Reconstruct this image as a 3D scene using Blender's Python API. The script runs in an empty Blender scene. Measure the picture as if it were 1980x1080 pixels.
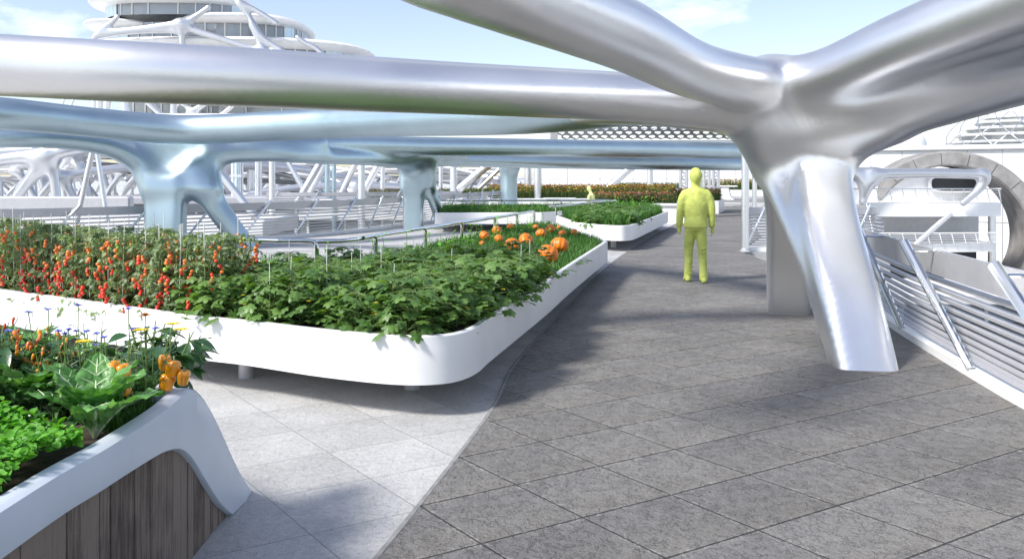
import bpy, math, random
import numpy as np
from mathutils import Vector, Matrix
R = math.radians
rng = np.random.default_rng(7)
random.seed(7)
scene = bpy.context.scene
COL = scene.collection

# ---------------- camera, world, sun, exposure ----------------
FPX, CX, HY, CH = 1650.0, 990.0, 338.0, 1.75      # focal length in photo pixels, horizon row, eye height
cam = bpy.data.cameras.new('camera'); camo = bpy.data.objects.new('camera', cam); COL.objects.link(camo)
cam.sensor_width = 36; cam.lens = 36*FPX/1980; cam.shift_y = -(540-HY)/1980
camo.location = (0, 0, CH); camo.rotation_euler = (R(90), 0, 0)
cam.clip_start = .05; cam.clip_end = 6000
scene.camera = camo
SUN = Vector((-.86, -.54, 1.0)).normalized()
world = bpy.data.worlds.new('World'); scene.world = world; world.use_nodes = True
wn, wl = world.node_tree.nodes, world.node_tree.links
for n in list(wn): wn.remove(n)
wo = wn.new('ShaderNodeOutputWorld'); bg = wn.new('ShaderNodeBackground'); sky = wn.new('ShaderNodeTexSky')
sky.sky_type = 'NISHITA'; sky.sun_disc = False
sky.sun_elevation = math.asin(SUN.z); sky.sun_rotation = math.atan2(SUN.x, SUN.y)
sky.air_density = 1.0; sky.dust_density = .7; sky.ozone_density = 1.0
bg.inputs[1].default_value = .15
tc = wn.new('ShaderNodeTexCoord'); mp = wn.new('ShaderNodeMapping'); mp.inputs['Scale'].default_value = (1, 1, 2.6)
mp.inputs['Location'].default_value = (.35, 0, .1)
nz = wn.new('ShaderNodeTexNoise'); nz.inputs['Scale'].default_value = 3.1; nz.inputs['Detail'].default_value = 9; nz.inputs['Roughness'].default_value = .58
cr = wn.new('ShaderNodeValToRGB'); cr.color_ramp.elements[0].position = .56; cr.color_ramp.elements[1].position = .74
mx = wn.new('ShaderNodeMixRGB'); mx.inputs[2].default_value = (7.5, 7.8, 8.2, 1)
wl.new(tc.outputs['Generated'], mp.inputs[0]); wl.new(mp.outputs[0], nz.inputs[0]); wl.new(nz.outputs[0], cr.inputs[0])
hs = wn.new('ShaderNodeHueSaturation'); hs.inputs['Saturation'].default_value = .85; hs.inputs['Hue'].default_value = .512; hs.inputs['Value'].default_value = .95; wl.new(sky.outputs[0], hs.inputs['Color'])
wl.new(cr.outputs[0], mx.inputs[0]); wl.new(hs.outputs[0], mx.inputs[1]); wl.new(mx.outputs[0], bg.inputs[0]); wl.new(bg.outputs[0], wo.inputs[0])
sl = bpy.data.lights.new('sun', 'SUN'); sl.energy = 3.8; sl.angle = R(11); sl.color = (1, .96, .9)
so = bpy.data.objects.new('sun', sl); COL.objects.link(so); so.rotation_euler = SUN.to_track_quat('Z', 'Y').to_euler()
so.location = (0, 0, 30)
scene.view_settings.view_transform = 'Standard'; scene.view_settings.look = 'None'; scene.view_settings.gamma = 1
scene.view_settings.exposure = .55
scene.render.engine = 'CYCLES'; scene.cycles.max_bounces = 7

# ---------------- helpers ----------------
def W(px, py, Y): return Vector(((px-CX)/FPX*Y, Y, CH-(py-HY)/FPX*Y))
def G(px, py, z=0.0):
    Y = (CH-z)*FPX/(py-HY); return Vector(((px-CX)/FPX*Y, Y, z))
def tag(o, label=None, cat=None, group=None, kind=None):
    if label: o['label'] = label
    if cat: o['category'] = cat
    if group: o['group'] = group
    if kind: o['kind'] = kind
    return o
ORD = 'first second third fourth fifth sixth seventh eighth ninth tenth eleventh twelfth thirteenth fourteenth fifteenth sixteenth seventeenth eighteenth nineteenth twentieth'.split()
def nth(i): return ORD[i] if i < 20 else 'twenty-'+ORD[i-20] if i < 29 else 'thirtieth' if i == 29 else 'thirty-'+ORD[i-30]
def empty(name, loc=(0, 0, 0), rz=0, label=None, cat=None, group=None):
    o = bpy.data.objects.new(name, None); COL.objects.link(o); o.location = loc; o.rotation_euler = (0, 0, rz)
    o.empty_display_size = .1
    return tag(o, label, cat, group)
def mesh_np(name, V, F, mats, parent=None, smooth=False, mi=None, nrm=None, link=True):
    """V (n,3) array, F list of index tuples or (m,k) array"""
    me = bpy.data.meshes.new(name)
    V = np.asarray(V, np.float32).reshape(-1, 3)
    if isinstance(F, np.ndarray):
        m, k = F.shape; li = F.reshape(-1).astype(np.int32)
        st = (np.arange(m)*k).astype(np.int32); ct = np.full(m, k, np.int32)
    else:
        ct = np.array([len(f) for f in F], np.int32); m = len(F)
        li = np.fromiter((i for f in F for i in f), np.int32); st = np.concatenate([[0], np.cumsum(ct)[:-1]]).astype(np.int32)
    me.vertices.add(len(V)); me.vertices.foreach_set('co', V.reshape(-1))
    me.loops.add(len(li)); me.loops.foreach_set('vertex_index', li)
    me.polygons.add(m); me.polygons.foreach_set('loop_start', st); me.polygons.foreach_set('loop_total', ct)
    if mi is not None: me.polygons.foreach_set('material_index', np.asarray(mi, np.int32))
    me.polygons.foreach_set('use_smooth', np.full(m, bool(smooth)))
    me.update(calc_edges=True); me.validate(clean_customdata=False)
    if nrm is not None and len(me.vertices) == len(nrm): me.normals_split_custom_set_from_vertices(nrm.tolist())
    for mt in (mats if isinstance(mats, (list, tuple)) else [mats]): me.materials.append(mt)
    o = bpy.data.objects.new(name, me)
    if link: COL.objects.link(o)
    if parent: o.parent = parent
    return o
def dup_tree(o, loc=None, rz=None, sc=None, label=None, parent=None):
    c = o.copy(); COL.objects.link(c); c.parent = parent
    if loc is not None: c.location = loc
    if rz is not None: c.rotation_euler = (0, 0, rz)
    if sc is not None: c.scale = (sc,)*3 if not hasattr(sc, '__len__') else sc
    if label: c['label'] = label
    for ch in list(o.children): dup_tree(ch, parent=c)
    return c
class MB:
    def __init__(s): s.v = []; s.f = []; s.m = []
    def add(s, vs, fs, m=0):
        b = len(s.v); s.v.extend([tuple(v) for v in vs]); s.f.extend([tuple(i+b for i in f) for f in fs]); s.m.extend([m]*len(fs))
    def box(s, c, d, rz=0, m=0, bev=0, tilt=None):
        x, y, z = [q/2 for q in d]
        b = min(bev, x*.9, y*.9, z*.9) if bev else 0
        M = Matrix.Translation(c) @ Matrix.Rotation(rz, 4, 'Z')
        if tilt: M = M @ tilt
        if not b:
            vs = [(i*x, j*y, k*z) for k in (-1, 1) for (i, j) in ((-1, -1), (1, -1), (1, 1), (-1, 1))]
            fs = [(3, 2, 1, 0), (4, 5, 6, 7), (0, 1, 5, 4), (1, 2, 6, 5), (2, 3, 7, 6), (3, 0, 4, 7)]
        else:
            ring = [(-x+b, -y), (x-b, -y), (x, -y+b), (x, y-b), (x-b, y), (-x+b, y), (-x, y-b), (-x, -y+b)]
            def sc(f): return [(u*(1-b/x*f), v*(1-b/y*f)) for u, v in ring]
            lv = [(sc(1), -z), (sc(0), -z+b), (sc(0), z-b), (sc(1), z)]
            vs = [(u, v, h) for rr, h in lv for u, v in rr]; fs = [tuple(range(7, -1, -1)), tuple(range(24, 32))]
            for L in range(3):
                for i in range(8): fs.append((L*8+i, L*8+(i+1) % 8, L*8+8+(i+1) % 8, L*8+8+i))
        s.add([M @ Vector(v) for v in vs], fs, m)
    def tube(s, pts, r, n=10, m=0, cap=True, closed=False):
        pts = [Vector(p) for p in pts]; rs = r if hasattr(r, '__len__') else [r]*len(pts)
        prev = None; vs = []
        for i, p in enumerate(pts):
            a = pts[max(i-1, 0)]; b = pts[min(i+1, len(pts)-1)]
            if closed: a = pts[i-1]; b = pts[(i+1) % len(pts)]
            t = (b-a).normalized()
            if prev is None:
                u = t.cross(Vector((0, 0, 1)));
                if u.length < .05: u = t.cross(Vector((1, 0, 0)))
                u.normalize()
            else:
                u = prev - t*prev.dot(t); u.normalize()
            prev = u; w = t.cross(u)
            for k in range(n):
                a_ = 2*math.pi*k/n; vs.append(p+(u*math.cos(a_)+w*math.sin(a_))*rs[i])
        fs = []; L = len(pts)
        for i in range(L if closed else L-1):
            j = (i+1) % L
            for k in range(n): fs.append((i*n+k, j*n+k, j*n+(k+1) % n, i*n+(k+1) % n))
        if cap and not closed: fs.append(tuple(range(n))); fs.append(tuple((L-1)*n+k for k in range(n-1, -1, -1)))
        s.add(vs, fs, m)
    def sweep(s, pts, prof, m=0, closed=False):
        """prof: list of (side, up) offsets; side = right of travel"""
        pts = [Vector(p) for p in pts]; n = len(prof); vs = []; L = len(pts)
        for i, p in enumerate(pts):
            a = pts[i-1] if (closed or i) else p; b = pts[(i+1) % L] if (closed or i < L-1) else p
            t = (b-a); t.z = 0; t.normalize(); sd = Vector((t.y, -t.x, 0))
            for u, v in prof: vs.append(p+sd*u+Vector((0, 0, v)))
        fs = []
        for i in range(L if closed else L-1):
            j = (i+1) % L
            for k in range(n): fs.append((i*n+k, i*n+(k+1) % n, j*n+(k+1) % n, j*n+k))
        if not closed: fs.append(tuple(range(n-1, -1, -1))); fs.append(tuple((L-1)*n+k for k in range(n)))
        s.add(vs, fs, m)
    def prism(s, poly, z0, z1, m=0):
        n = len(poly); vs = [(p[0], p[1], z0) for p in poly]+[(p[0], p[1], z1) for p in poly]
        s.add(vs, [tuple(range(n-1, -1, -1)), tuple(range(n, 2*n))]+[(i, (i+1) % n, n+(i+1) % n, n+i) for i in range(n)], m)
    def lathe(s, prof, c=(0, 0, 0), n=24, m=0, lobes=0, la=0):
        vs = []; c = Vector(c)
        for r, z in prof:
            for k in range(n):
                a = 2*math.pi*k/n; rr = r*(1+la*(abs(math.cos(a*lobes/2))-.6)) if lobes else r
                vs.append((c.x+rr*math.cos(a), c.y+rr*math.sin(a), c.z+z))
        fs = [(i*n+k, i*n+(k+1) % n, (i+1)*n+(k+1) % n, (i+1)*n+k) for i in range(len(prof)-1) for k in range(n)]
        fs.append(tuple(range(n-1, -1, -1))); fs.append(tuple((len(prof)-1)*n+k for k in range(n)))
        s.add(vs, fs, m)
    def build(s, name, mats, parent=None, smooth=False, link=True):
        return mesh_np(name, np.array(s.v), s.f, mats, parent, smooth, s.m, link=link)
def autosmooth(o, ang=35):
    me = o.data
    me.polygons.foreach_set('use_smooth', np.full(len(me.polygons), True))
    try: me.set_sharp_from_angle(angle=R(ang))
    except Exception: pass
    return o
def spline(P, n=8, closed=False):
    P = [np.array(p, float) for p in P]; out = []; L = len(P)
    for i in range(L if closed else L-1):
        if closed: p0, p1, p2, p3 = P[i-1], P[i], P[(i+1) % L], P[(i+2) % L]
        else: p0, p1, p2, p3 = P[max(i-1, 0)], P[i], P[i+1], P[min(i+2, L-1)]
        for k in range(n):
            t = k/n
            out.append(.5*((2*p1)+(-p0+p2)*t+(2*p0-5*p1+4*p2-p3)*t*t+(-p0+3*p1-3*p2+p3)*t**3))
    if not closed: out.append(P[-1])
    return np.array(out)

# ---- smooth-blended tubes: signed distance on a grid, surface nets ----
def sdf_mesh(chains, vox, k, floor=None, sub=6, blur=1):
    """chains: dict(p=[(x,y,z,r)..], box=(a,b,rr,ang)?, k=?). returns V,F,N"""
    CH_ = []
    for c in chains:
        q = spline(c['p'], c.get('n', sub)) if len(c['p']) > 1 and not c.get('lin') else np.array(c['p'], float)
        if len(q) == 1: q = np.vstack([q, q+np.array([1e-4, 0, 0, 0])])
        CH_.append((q, c))
    def ext(c, q): return float(q[:, 3].max())*(1.5 if c.get('sq') else 1)+(sum(c['box'][:2]) if 'box' in c else 0)
    lo = np.min([q[:, :3].min(0)-ext(c, q) for q, c in CH_], 0)-k-2*vox
    hi = np.max([q[:, :3].max(0)+ext(c, q) for q, c in CH_], 0)+k+2*vox
    if floor is not None: lo[2] = floor-3*vox
    N = np.ceil((hi-lo)/vox).astype(int)+1
    ax = [lo[i]+vox*np.arange(N[i]) for i in range(3)]
    D = np.full(N, 9.0, np.float32)
    def rngidx(a, b):
        i0 = np.clip(np.floor((a-lo)/vox).astype(int), 0, N-1); i1 = np.clip(np.ceil((b-lo)/vox).astype(int)+1, 1, N)
        return i0, i1
    for q, c in CH_:
        kk = c.get('k', k); e = ext(c, q)+kk+2*vox
        c0, c1 = rngidx(q[:, :3].min(0)-e, q[:, :3].max(0)+e)
        if np.any(c1 <= c0): continue
        Dc = np.full(c1-c0, 9.0, np.float32)
        if 'box' in c:      # swept rounded box, sections taken level
            ba, bb, ang = c['box']; ca, sa = math.cos(ang), math.sin(ang); o_ = np.argsort(q[:, 2]); qs = q[o_]
            Zg = ax[2][c0[2]:c1[2]]; zc = np.clip(Zg, qs[0, 2], qs[-1, 2])
            cx_, cy_, cr_ = [np.interp(zc, qs[:, 2], qs[:, m_])[None, None, :] for m_ in (0, 1, 3)]
            X = ax[0][c0[0]:c1[0]][:, None, None]-cx_; Y = ax[1][c0[1]:c1[1]][None, :, None]-cy_; Z = (Zg-zc)[None, None, :]
            qa, qb = abs(X*ca+Y*sa)-ba, abs(-X*sa+Y*ca)-bb
            Dc = (np.sqrt(np.maximum(qa, 0)**2+np.maximum(qb, 0)**2+Z*Z)+np.minimum(np.maximum(qa, qb), 0)-cr_).astype(np.float32)
            q = q[:0]
        for a, b in zip(q[:-1], q[1:]):
            i0, i1 = rngidx(np.minimum(a[:3], b[:3])-e, np.maximum(a[:3], b[:3])+e)
            if np.any(i1 <= i0): continue
            X = (ax[0][i0[0]:i1[0]]-a[0]).astype(np.float32)[:, None, None]
            Y = (ax[1][i0[1]:i1[1]]-a[1]).astype(np.float32)[None, :, None]
            Z = (ax[2][i0[2]:i1[2]]-a[2]).astype(np.float32)[None, None, :]
            d = (b-a)[:3]; L2 = float(d@d)+1e-12
            t = np.clip((X*d[0]+Y*d[1]+Z*d[2])/L2, 0, 1)
            X = X-t*d[0]; Y = Y-t*d[1]; Z = Z-t*d[2]; r = a[3]+t*(b[3]-a[3])
            if False: pass
            elif 'sq' in c:
                sx, sy, sz = c['sq']; ds = (np.sqrt((X/sx)**2+(Y/sy)**2+(Z/sz)**2)-r)*min(c['sq'])
            else: ds = np.sqrt(X*X+Y*Y+Z*Z)-r
            s_ = tuple(slice(i0[j]-c0[j], i1[j]-c0[j]) for j in range(3))
            Dc[s_] = np.minimum(Dc[s_], ds)
        s_ = tuple(slice(c0[j], c1[j]) for j in range(3)); A = D[s_]
        if c.get('cut'): D[s_] = np.maximum(A, -Dc); continue
        h = np.maximum(kk-abs(A-Dc), 0)/kk
        D[s_] = np.minimum(A, Dc)-h*h*kk*.25
    for _ in range(blur):
        for a_ in range(3):
            Dm = np.moveaxis(D, a_, 0); Dm[1:-1] = .5*Dm[1:-1]+.25*(Dm[:-2]+Dm[2:])
    if floor is not None: D = np.maximum(D, (floor-ax[2]).astype(np.float32)[None, None, :])
    for s_ in ((0, slice(None), slice(None)), (-1, slice(None), slice(None))): D[s_] = np.maximum(D[s_], .01)
    D[:, 0] = np.maximum(D[:, 0], .01); D[:, -1] = np.maximum(D[:, -1], .01); D[:, :, 0] = np.maximum(D[:, :, 0], .01); D[:, :, -1] = np.maximum(D[:, :, -1], .01)
    S = D < 0
    n = S.shape; cnt = np.zeros((n[0]-1, n[1]-1, n[2]-1), np.uint8)
    for dx in (0, 1):
        for dy in (0, 1):
            for dz in (0, 1): cnt += S[dx:n[0]-1+dx, dy:n[1]-1+dy, dz:n[2]-1+dz]
    act = np.argwhere((cnt > 0) & (cnt < 8)); idm = np.full(cnt.shape, -1, np.int32); idm[tuple(act.T)] = np.arange(len(act))
    I, J, K = act.T
    c8 = {(dx, dy, dz): D[I+dx, J+dy, K+dz] for dx in (0, 1) for dy in (0, 1) for dz in (0, 1)}
    acc = np.zeros((len(act), 3)); num = np.zeros(len(act))
    for a_ in range(3):
        o1, o2 = [x for x in range(3) if x != a_]
        for u in (0, 1):
            for v in (0, 1):
                p = [0, 0, 0]; p[o1] = u; p[o2] = v; q_ = list(p); q_[a_] = 1
                va, vb = c8[tuple(p)], c8[tuple(q_)]; m = (va < 0) != (vb < 0)
                den = np.where(np.abs(va-vb) < 1e-9, 1, va-vb); t = np.where(m, va/den, 0)
                acc[:, a_] += np.where(m, t, 0); acc[:, o1] += m*u; acc[:, o2] += m*v; num += m
    V = lo+(act+acc/np.maximum(num, 1)[:, None])*vox
    Nn = np.zeros((len(act), 3))
    for (dx, dy, dz), val in c8.items():
        Nn[:, 0] += (2*dx-1)*val; Nn[:, 1] += (2*dy-1)*val; Nn[:, 2] += (2*dz-1)*val
    Nn /= np.maximum(np.linalg.norm(Nn, axis=1), 1e-9)[:, None]
    Fs = []
    for a_ in range(3):
        sl0 = [slice(None)]*3; sl1 = [slice(None)]*3; sl0[a_] = slice(0, -1); sl1[a_] = slice(1, None)
        ch = S[tuple(sl0)] != S[tuple(sl1)]
        e = np.argwhere(ch); o1, o2 = [(1, 2), (2, 0), (0, 1)][a_]
        ok = (e[:, o1] > 0) & (e[:, o2] > 0) & (e[:, o1] < n[o1]-1) & (e[:, o2] < n[o2]-1); e = e[ok]
        def cell(d1, d2):
            c = e.copy(); c[:, o1] -= d1; c[:, o2] -= d2; return idm[tuple(c.T)]
        q4 = np.stack([cell(1, 1), cell(0, 1), cell(0, 0), cell(1, 0)], 1)
        flip = ~S[tuple(e.T)]; q4[flip] = q4[flip][:, ::-1]; Fs.append(q4)
    F = np.concatenate(Fs); F = F[(F >= 0).all(1)]
    return V, F, Nn
def sdf_obj(name, chains, mat, vox=.06, k=.25, floor=None, parent=None, sub=6, split=None, nrm=True, blur=1):
    """split: function(centroids)->int array; names list given then"""
    V, F, N_ = sdf_mesh(chains, vox, k, floor, sub, blur)
    if split is None: return mesh_np(name, V, F, mat, parent, True, nrm=N_ if nrm else None)
    lab = split(V[F].mean(1)); outs = []
    for i, nm in enumerate(name):
        f = F[lab == i]
        if not len(f): continue
        u, inv = np.unique(f, return_inverse=True)
        outs.append(mesh_np(nm, V[u], inv.reshape(f.shape), mat, parent, True, nrm=N_[u]))
    return outs
def chain(pts, **kw):
    """pts in photo pixels: (px,py,Y,r)"""
    return dict(p=[(*W(a, b, c), r) for a, b, c, r in pts], **kw)

# ---------------- materials ----------------
def mat(name, col, rough=.5, metal=0., spec=.5, coat=0., nscale=0, namp=.0, bump=0., bscale=0, rvar=0.):
    m = bpy.data.materials.new(name); m.use_nodes = True; nt = m.node_tree; b = nt.nodes['Principled BSDF']
    b.inputs['Base Color'].default_value = (*col, 1); b.inputs['Roughness'].default_value = rough; b.inputs['Metallic'].default_value = metal
    b.inputs['Specular IOR Level'].default_value = spec; b.inputs['Coat Weight'].default_value = coat
    t = nt.nodes.new('ShaderNodeTexCoord')
    if nscale:
        n = nt.nodes.new('ShaderNodeTexNoise'); n.inputs['Scale'].default_value = nscale; n.inputs['Detail'].default_value = 6
        nt.links.new(t.outputs['Object'], n.inputs[0])
        r = nt.nodes.new('ShaderNodeValToRGB'); r.color_ramp.elements[0].position = .3; r.color_ramp.elements[1].position = .7
        r.color_ramp.elements[0].color = (*[c*(1-namp) for c in col], 1); r.color_ramp.elements[1].color = (*[min(1, c*(1+namp)) for c in col], 1)
        nt.links.new(n.outputs[0], r.inputs[0]); nt.links.new(r.outputs[0], b.inputs['Base Color'])
        if rvar:
            mr = nt.nodes.new('ShaderNodeMapRange'); mr.inputs[3].default_value = rough-rvar; mr.inputs[4].default_value = rough+rvar
            nt.links.new(n.outputs[0], mr.inputs[0]); nt.links.new(mr.outputs[0], b.inputs['Roughness'])
    if bump:
        n = nt.nodes.new('ShaderNodeTexNoise'); n.inputs['Scale'].default_value = bscale; n.inputs['Detail'].default_value = 4
        nt.links.new(t.outputs['Object'], n.inputs[0])
        bp = nt.nodes.new('ShaderNodeBump'); bp.inputs['Strength'].default_value = 1; bp.inputs['Distance'].default_value = bump
        nt.links.new(n.outputs[0], bp.inputs['Height']); nt.links.new(bp.outputs[0], b.inputs['Normal'])
    return m
def leaf_mat(name, c1, c2, rough=.5, tr=.3, spec=.4, nscale=25, island=True):
    m = bpy.data.materials.new(name); m.use_nodes = True; nt = m.node_tree; b = nt.nodes['Principled BSDF']
    g = nt.nodes.new('ShaderNodeNewGeometry'); mxx = nt.nodes.new('ShaderNodeMixRGB')
    mxx.inputs[1].default_value = (*c1, 1); mxx.inputs[2].default_value = (*c2, 1)
    t = nt.nodes.new('ShaderNodeTexCoord'); n = nt.nodes.new('ShaderNodeTexNoise'); n.inputs['Scale'].default_value = nscale; n.inputs['Detail'].default_value = 3
    nt.links.new(t.outputs['Object'], n.inputs[0])
    ad = nt.nodes.new('ShaderNodeMath'); ad.operation = 'MULTIPLY_ADD'; ad.inputs[1].default_value = .6
    sb = nt.nodes.new('ShaderNodeMath'); sb.operation = 'MULTIPLY_ADD'; sb.inputs[1].default_value = 1.2; sb.inputs[2].default_value = -.4
    nt.links.new(n.outputs[0], sb.inputs[0]); nt.links.new(g.outputs['Random Per Island'], ad.inputs[0]); nt.links.new(sb.outputs[0], ad.inputs[2]); ad.use_clamp = True
    nt.links.new(ad.outputs[0], mxx.inputs[0]); nt.links.new(mxx.outputs[0], b.inputs['Base Color'])
    b.inputs['Roughness'].default_value = rough; b.inputs['Specular IOR Level'].default_value = spec
    bp = nt.nodes.new('ShaderNodeBump'); bp.inputs['Distance'].default_value = .004; nt.links.new(n.outputs[0], bp.inputs['Height']); nt.links.new(bp.outputs[0], b.inputs['Normal'])
    if tr:
        tl = nt.nodes.new('ShaderNodeBsdfTranslucent'); ms = nt.nodes.new('ShaderNodeMixShader'); ms.inputs[0].default_value = tr
        br = nt.nodes.new('ShaderNodeMixRGB'); br.blend_type = 'MULTIPLY'; br.inputs[0].default_value = 1; br.inputs[2].default_value = (1.5, 1.6, .5, 1)
        nt.links.new(mxx.outputs[0], br.inputs[1]); nt.links.new(br.outputs[0], tl.inputs[0])
        nt.links.new(b.outputs[0], ms.inputs[1]); nt.links.new(tl.outputs[0], ms.inputs[2]); nt.links.new(ms.outputs[0], nt.nodes['Material Output'].inputs[0])
    return m
def paving(name, ca, cb, joint, tile, ang, off, jw=.010, chip=True, ov=.35, warm=None, scale=1., bd=.006, jcol=None):
    m = bpy.data.materials.new(name); m.use_nodes = True; nt = m.node_tree; N = nt.nodes; L = nt.links; b = N['Principled BSDF']
    t = N.new('ShaderNodeTexCoord'); mp_ = N.new('ShaderNodeMapping'); mp_.vector_type = 'TEXTURE'
    mp_.inputs['Location'].default_value = (off[0], off[1], 0); mp_.inputs['Rotation'].default_value = (0, 0, ang); mp_.inputs['Scale'].default_value = (tile[0], tile[1], 1)
    L.new(t.outputs['Object'], mp_.inputs[0]); sp = N.new('ShaderNodeSeparateXYZ'); L.new(mp_.outputs[0], sp.inputs[0]); sp0 = N.new('ShaderNodeSeparateXYZ'); L.new(t.outputs['Object'], sp0.inputs[0])
    def M(op, a, b_=None, c=None, cl=False):
        n = N.new('ShaderNodeMath'); n.operation = op; n.use_clamp = cl
        for i, v in enumerate((a, b_, c)):
            if v is None: continue
            if hasattr(v, 'is_linked') or hasattr(v, 'links'): L.new(v, n.inputs[i])
            else: n.inputs[i].default_value = v
        return n.outputs[0]
    def noise(sc, det=5, rg=.6, src=t.outputs['Object']):
        n = N.new('ShaderNodeTexNoise'); n.inputs['Scale'].default_value = sc; n.inputs['Detail'].default_value = det; n.inputs['Roughness'].default_value = rg
        L.new(src, n.inputs[0]); return n.outputs[0]
    U_ = M('ADD', M('MULTIPLY_ADD', sp0.outputs[0], 1.372255, -4.85934), M('MULTIPLY', sp0.outputs[1], 1.011351))
    V_ = M('ADD', M('MULTIPLY_ADD', sp0.outputs[0], -.916477, -6.171624), M('MULTIPLY', sp0.outputs[1], 1.506577))
    wob = M('MULTIPLY_ADD', noise(18, 3), .008, -.004)
    ds = []
    fl = []
    for i, ts in ((0, tile[0]), (1, tile[1])):
        x = M('ADD', (U_, V_)[i], wob); fr = M('FRACT', x); fl.append(M('FLOOR', x))
        d = M('MULTIPLY', M('SUBTRACT', .5, M('ABSOLUTE', M('SUBTRACT', fr, .5))), ts); ds.append(d)
    dmin = M('MINIMUM', ds[0], ds[1])
    jm = M('SUBTRACT', 1., M('DIVIDE', dmin, jw, cl=True), cl=True)                    # 1 in the joint
    cx = N.new('ShaderNodeCombineXYZ'); L.new(fl[0], cx.inputs[0]); L.new(fl[1], cx.inputs[1])
    wn_ = N.new('ShaderNodeTexWhiteNoise'); wn_.noise_dimensions = '3D'; L.new(cx.outputs[0], wn_.inputs[0])
    big = noise(1.1*scale, 4); med = noise(9*scale, 8, .7); fine = noise(70*scale, 4, .7)
    v = M('ADD', M('MULTIPLY', big, .45), M('ADD', M('MULTIPLY', wn_.outputs[0], .16), M('MULTIPLY', med, .62)))
    v = M('MULTIPLY_ADD', v, 1.7, -.72, cl=True)
    mc = N.new('ShaderNodeMixRGB'); mc.inputs[1].default_value = (*ca, 1); mc.inputs[2].default_value = (*cb, 1); L.new(v, mc.inputs[0])
    m1 = N.new('ShaderNodeMixRGB'); m1.blend_type = 'OVERLAY'; L.new(mc.outputs[0], m1.inputs[1])
    fr_ = N.new('ShaderNodeMixRGB'); fr_.inputs[0].default_value = 1; L.new(fine, m1.inputs[2]); m1.inputs[0].default_value = ov
    last = m1.outputs[0]
    if warm:
        wv = M('MULTIPLY', M('SUBTRACT', 1., M('MULTIPLY', M('FRACT', V_), 1.6), cl=True), M('MULTIPLY_ADD', noise(6, 6, .65), 2.2, -.6, cl=True))
        mw = N.new('ShaderNodeMixRGB'); mw.inputs[2].default_value = (*warm, 1); L.new(last, mw.inputs[1]); L.new(M('MULTIPLY', wv, .4), mw.inputs[0]); last = mw.outputs[0]
    if chip:
        # pale mortar bloom and dirt beside the joints
        e = M('SUBTRACT', 1., M('DIVIDE', dmin, .035, cl=True), cl=True)
        ch = M('MULTIPLY', e, M('GREATER_THAN', noise(30, 5, .7), .56))
        m2 = N.new('ShaderNodeMixRGB'); m2.inputs[2].default_value = (*[min(1, c*1.7) for c in cb], 1); L.new(last, m2.inputs[1]); L.new(M('MULTIPLY', ch, .55), m2.inputs[0]); last = m2.outputs[0]
    m3 = N.new('ShaderNodeMixRGB'); m3.inputs[2].default_value = (*joint, 1); L.new(last, m3.inputs[1]); L.new(M('MULTIPLY', jm, .85), m3.inputs[0])
    L.new(m3.outputs[0], b.inputs['Base Color']); b.inputs['Roughness'].default_value = .72; b.inputs['Specular IOR Level'].default_value = .35
    # relief: cleft stone lumps and pits
    vo = N.new('ShaderNodeTexVoronoi'); vo.inputs['Scale'].default_value = 26*scale; L.new(t.outputs['Object'], vo.inputs[0])
    pit = M('SUBTRACT', 1., M('MULTIPLY', vo.outputs['Distance'], 2.6, cl=True), cl=True)
    pit = M('MULTIPLY', pit, M('GREATER_THAN', noise(5.5*scale, 4), .55))
    rdg = M('ABSOLUTE', M('SUBTRACT', noise(13*scale, 6, .6), .5))
    h = M('ADD', M('MULTIPLY', med, 1.5), M('ADD', M('MULTIPLY', fine, .75), M('MULTIPLY', pit, -.5)))
    st_ = N.new('ShaderNodeMapRange'); st_.inputs[1].default_value = .54; st_.inputs[2].default_value = .575; L.new(noise(17*scale, 5, .62), st_.inputs[0])
    h = M('ADD', h, M('MULTIPLY', st_.outputs[0], .55)); h = M('ADD', h, M('MULTIPLY', rdg, -1.1)); h = M('ADD', h, M('MULTIPLY', jm, -1.1))
    bp = N.new('ShaderNodeBump'); bp.inputs['Distance'].default_value = bd; bp.inputs['Strength'].default_value = 1; L.new(h, bp.inputs['Height']); L.new(bp.outputs[0], b.inputs['Normal'])
    return m
M_ = {}
M_['metal'] = mat('brushed_steel', (.80, .80, .80), .38, .93, nscale=1.5, namp=.03, rvar=.05)
M_['metal2'] = mat('blue_grey_reflection_steel', (.46, .57, .62), .38, .93, nscale=1.5, namp=.04, rvar=.05)  # teal reflections on the rear canopy are put into this base colour
M_['chrome'] = mat('polished_steel', (.72, .74, .74), .12, 1.0)
M_['rail'] = mat('grey_painted_steel', (.50, .50, .52), .36, .4, nscale=6, namp=.05)
M_['white'] = mat('white_painted_panel', (.79, .79, .78), .38, 0, nscale=1.7, namp=.06, bump=.0015, bscale=3)
M_['whitef'] = mat('white_far_steel', (.60, .61, .63), .3, .75)
M_['shell'] = mat('pale_grey_shell', (.56, .61, .67), .42, 0, nscale=3, namp=.05, bump=.002, bscale=5)
M_['soil'] = mat('dark_soil', (.045, .032, .022), .95, 0, nscale=20, namp=.5, bump=.02, bscale=25)
M_['glass'] = mat('grey_facade_glass', (.30, .32, .34), .18, .3, nscale=.2, namp=.15)
M_['glassl'] = mat('pale_facade_glass', (.62, .76, .82), .1, .2)
M_['slab'] = mat('white_slab', (.70, .70, .70), .5, 0, nscale=.6, namp=.08)
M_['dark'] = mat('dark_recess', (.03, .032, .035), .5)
M_['conc'] = mat('board_marked_concrete', (.26, .25, .24), .8, 0, nscale=1.3, namp=.3, bump=.02, bscale=7)
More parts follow.
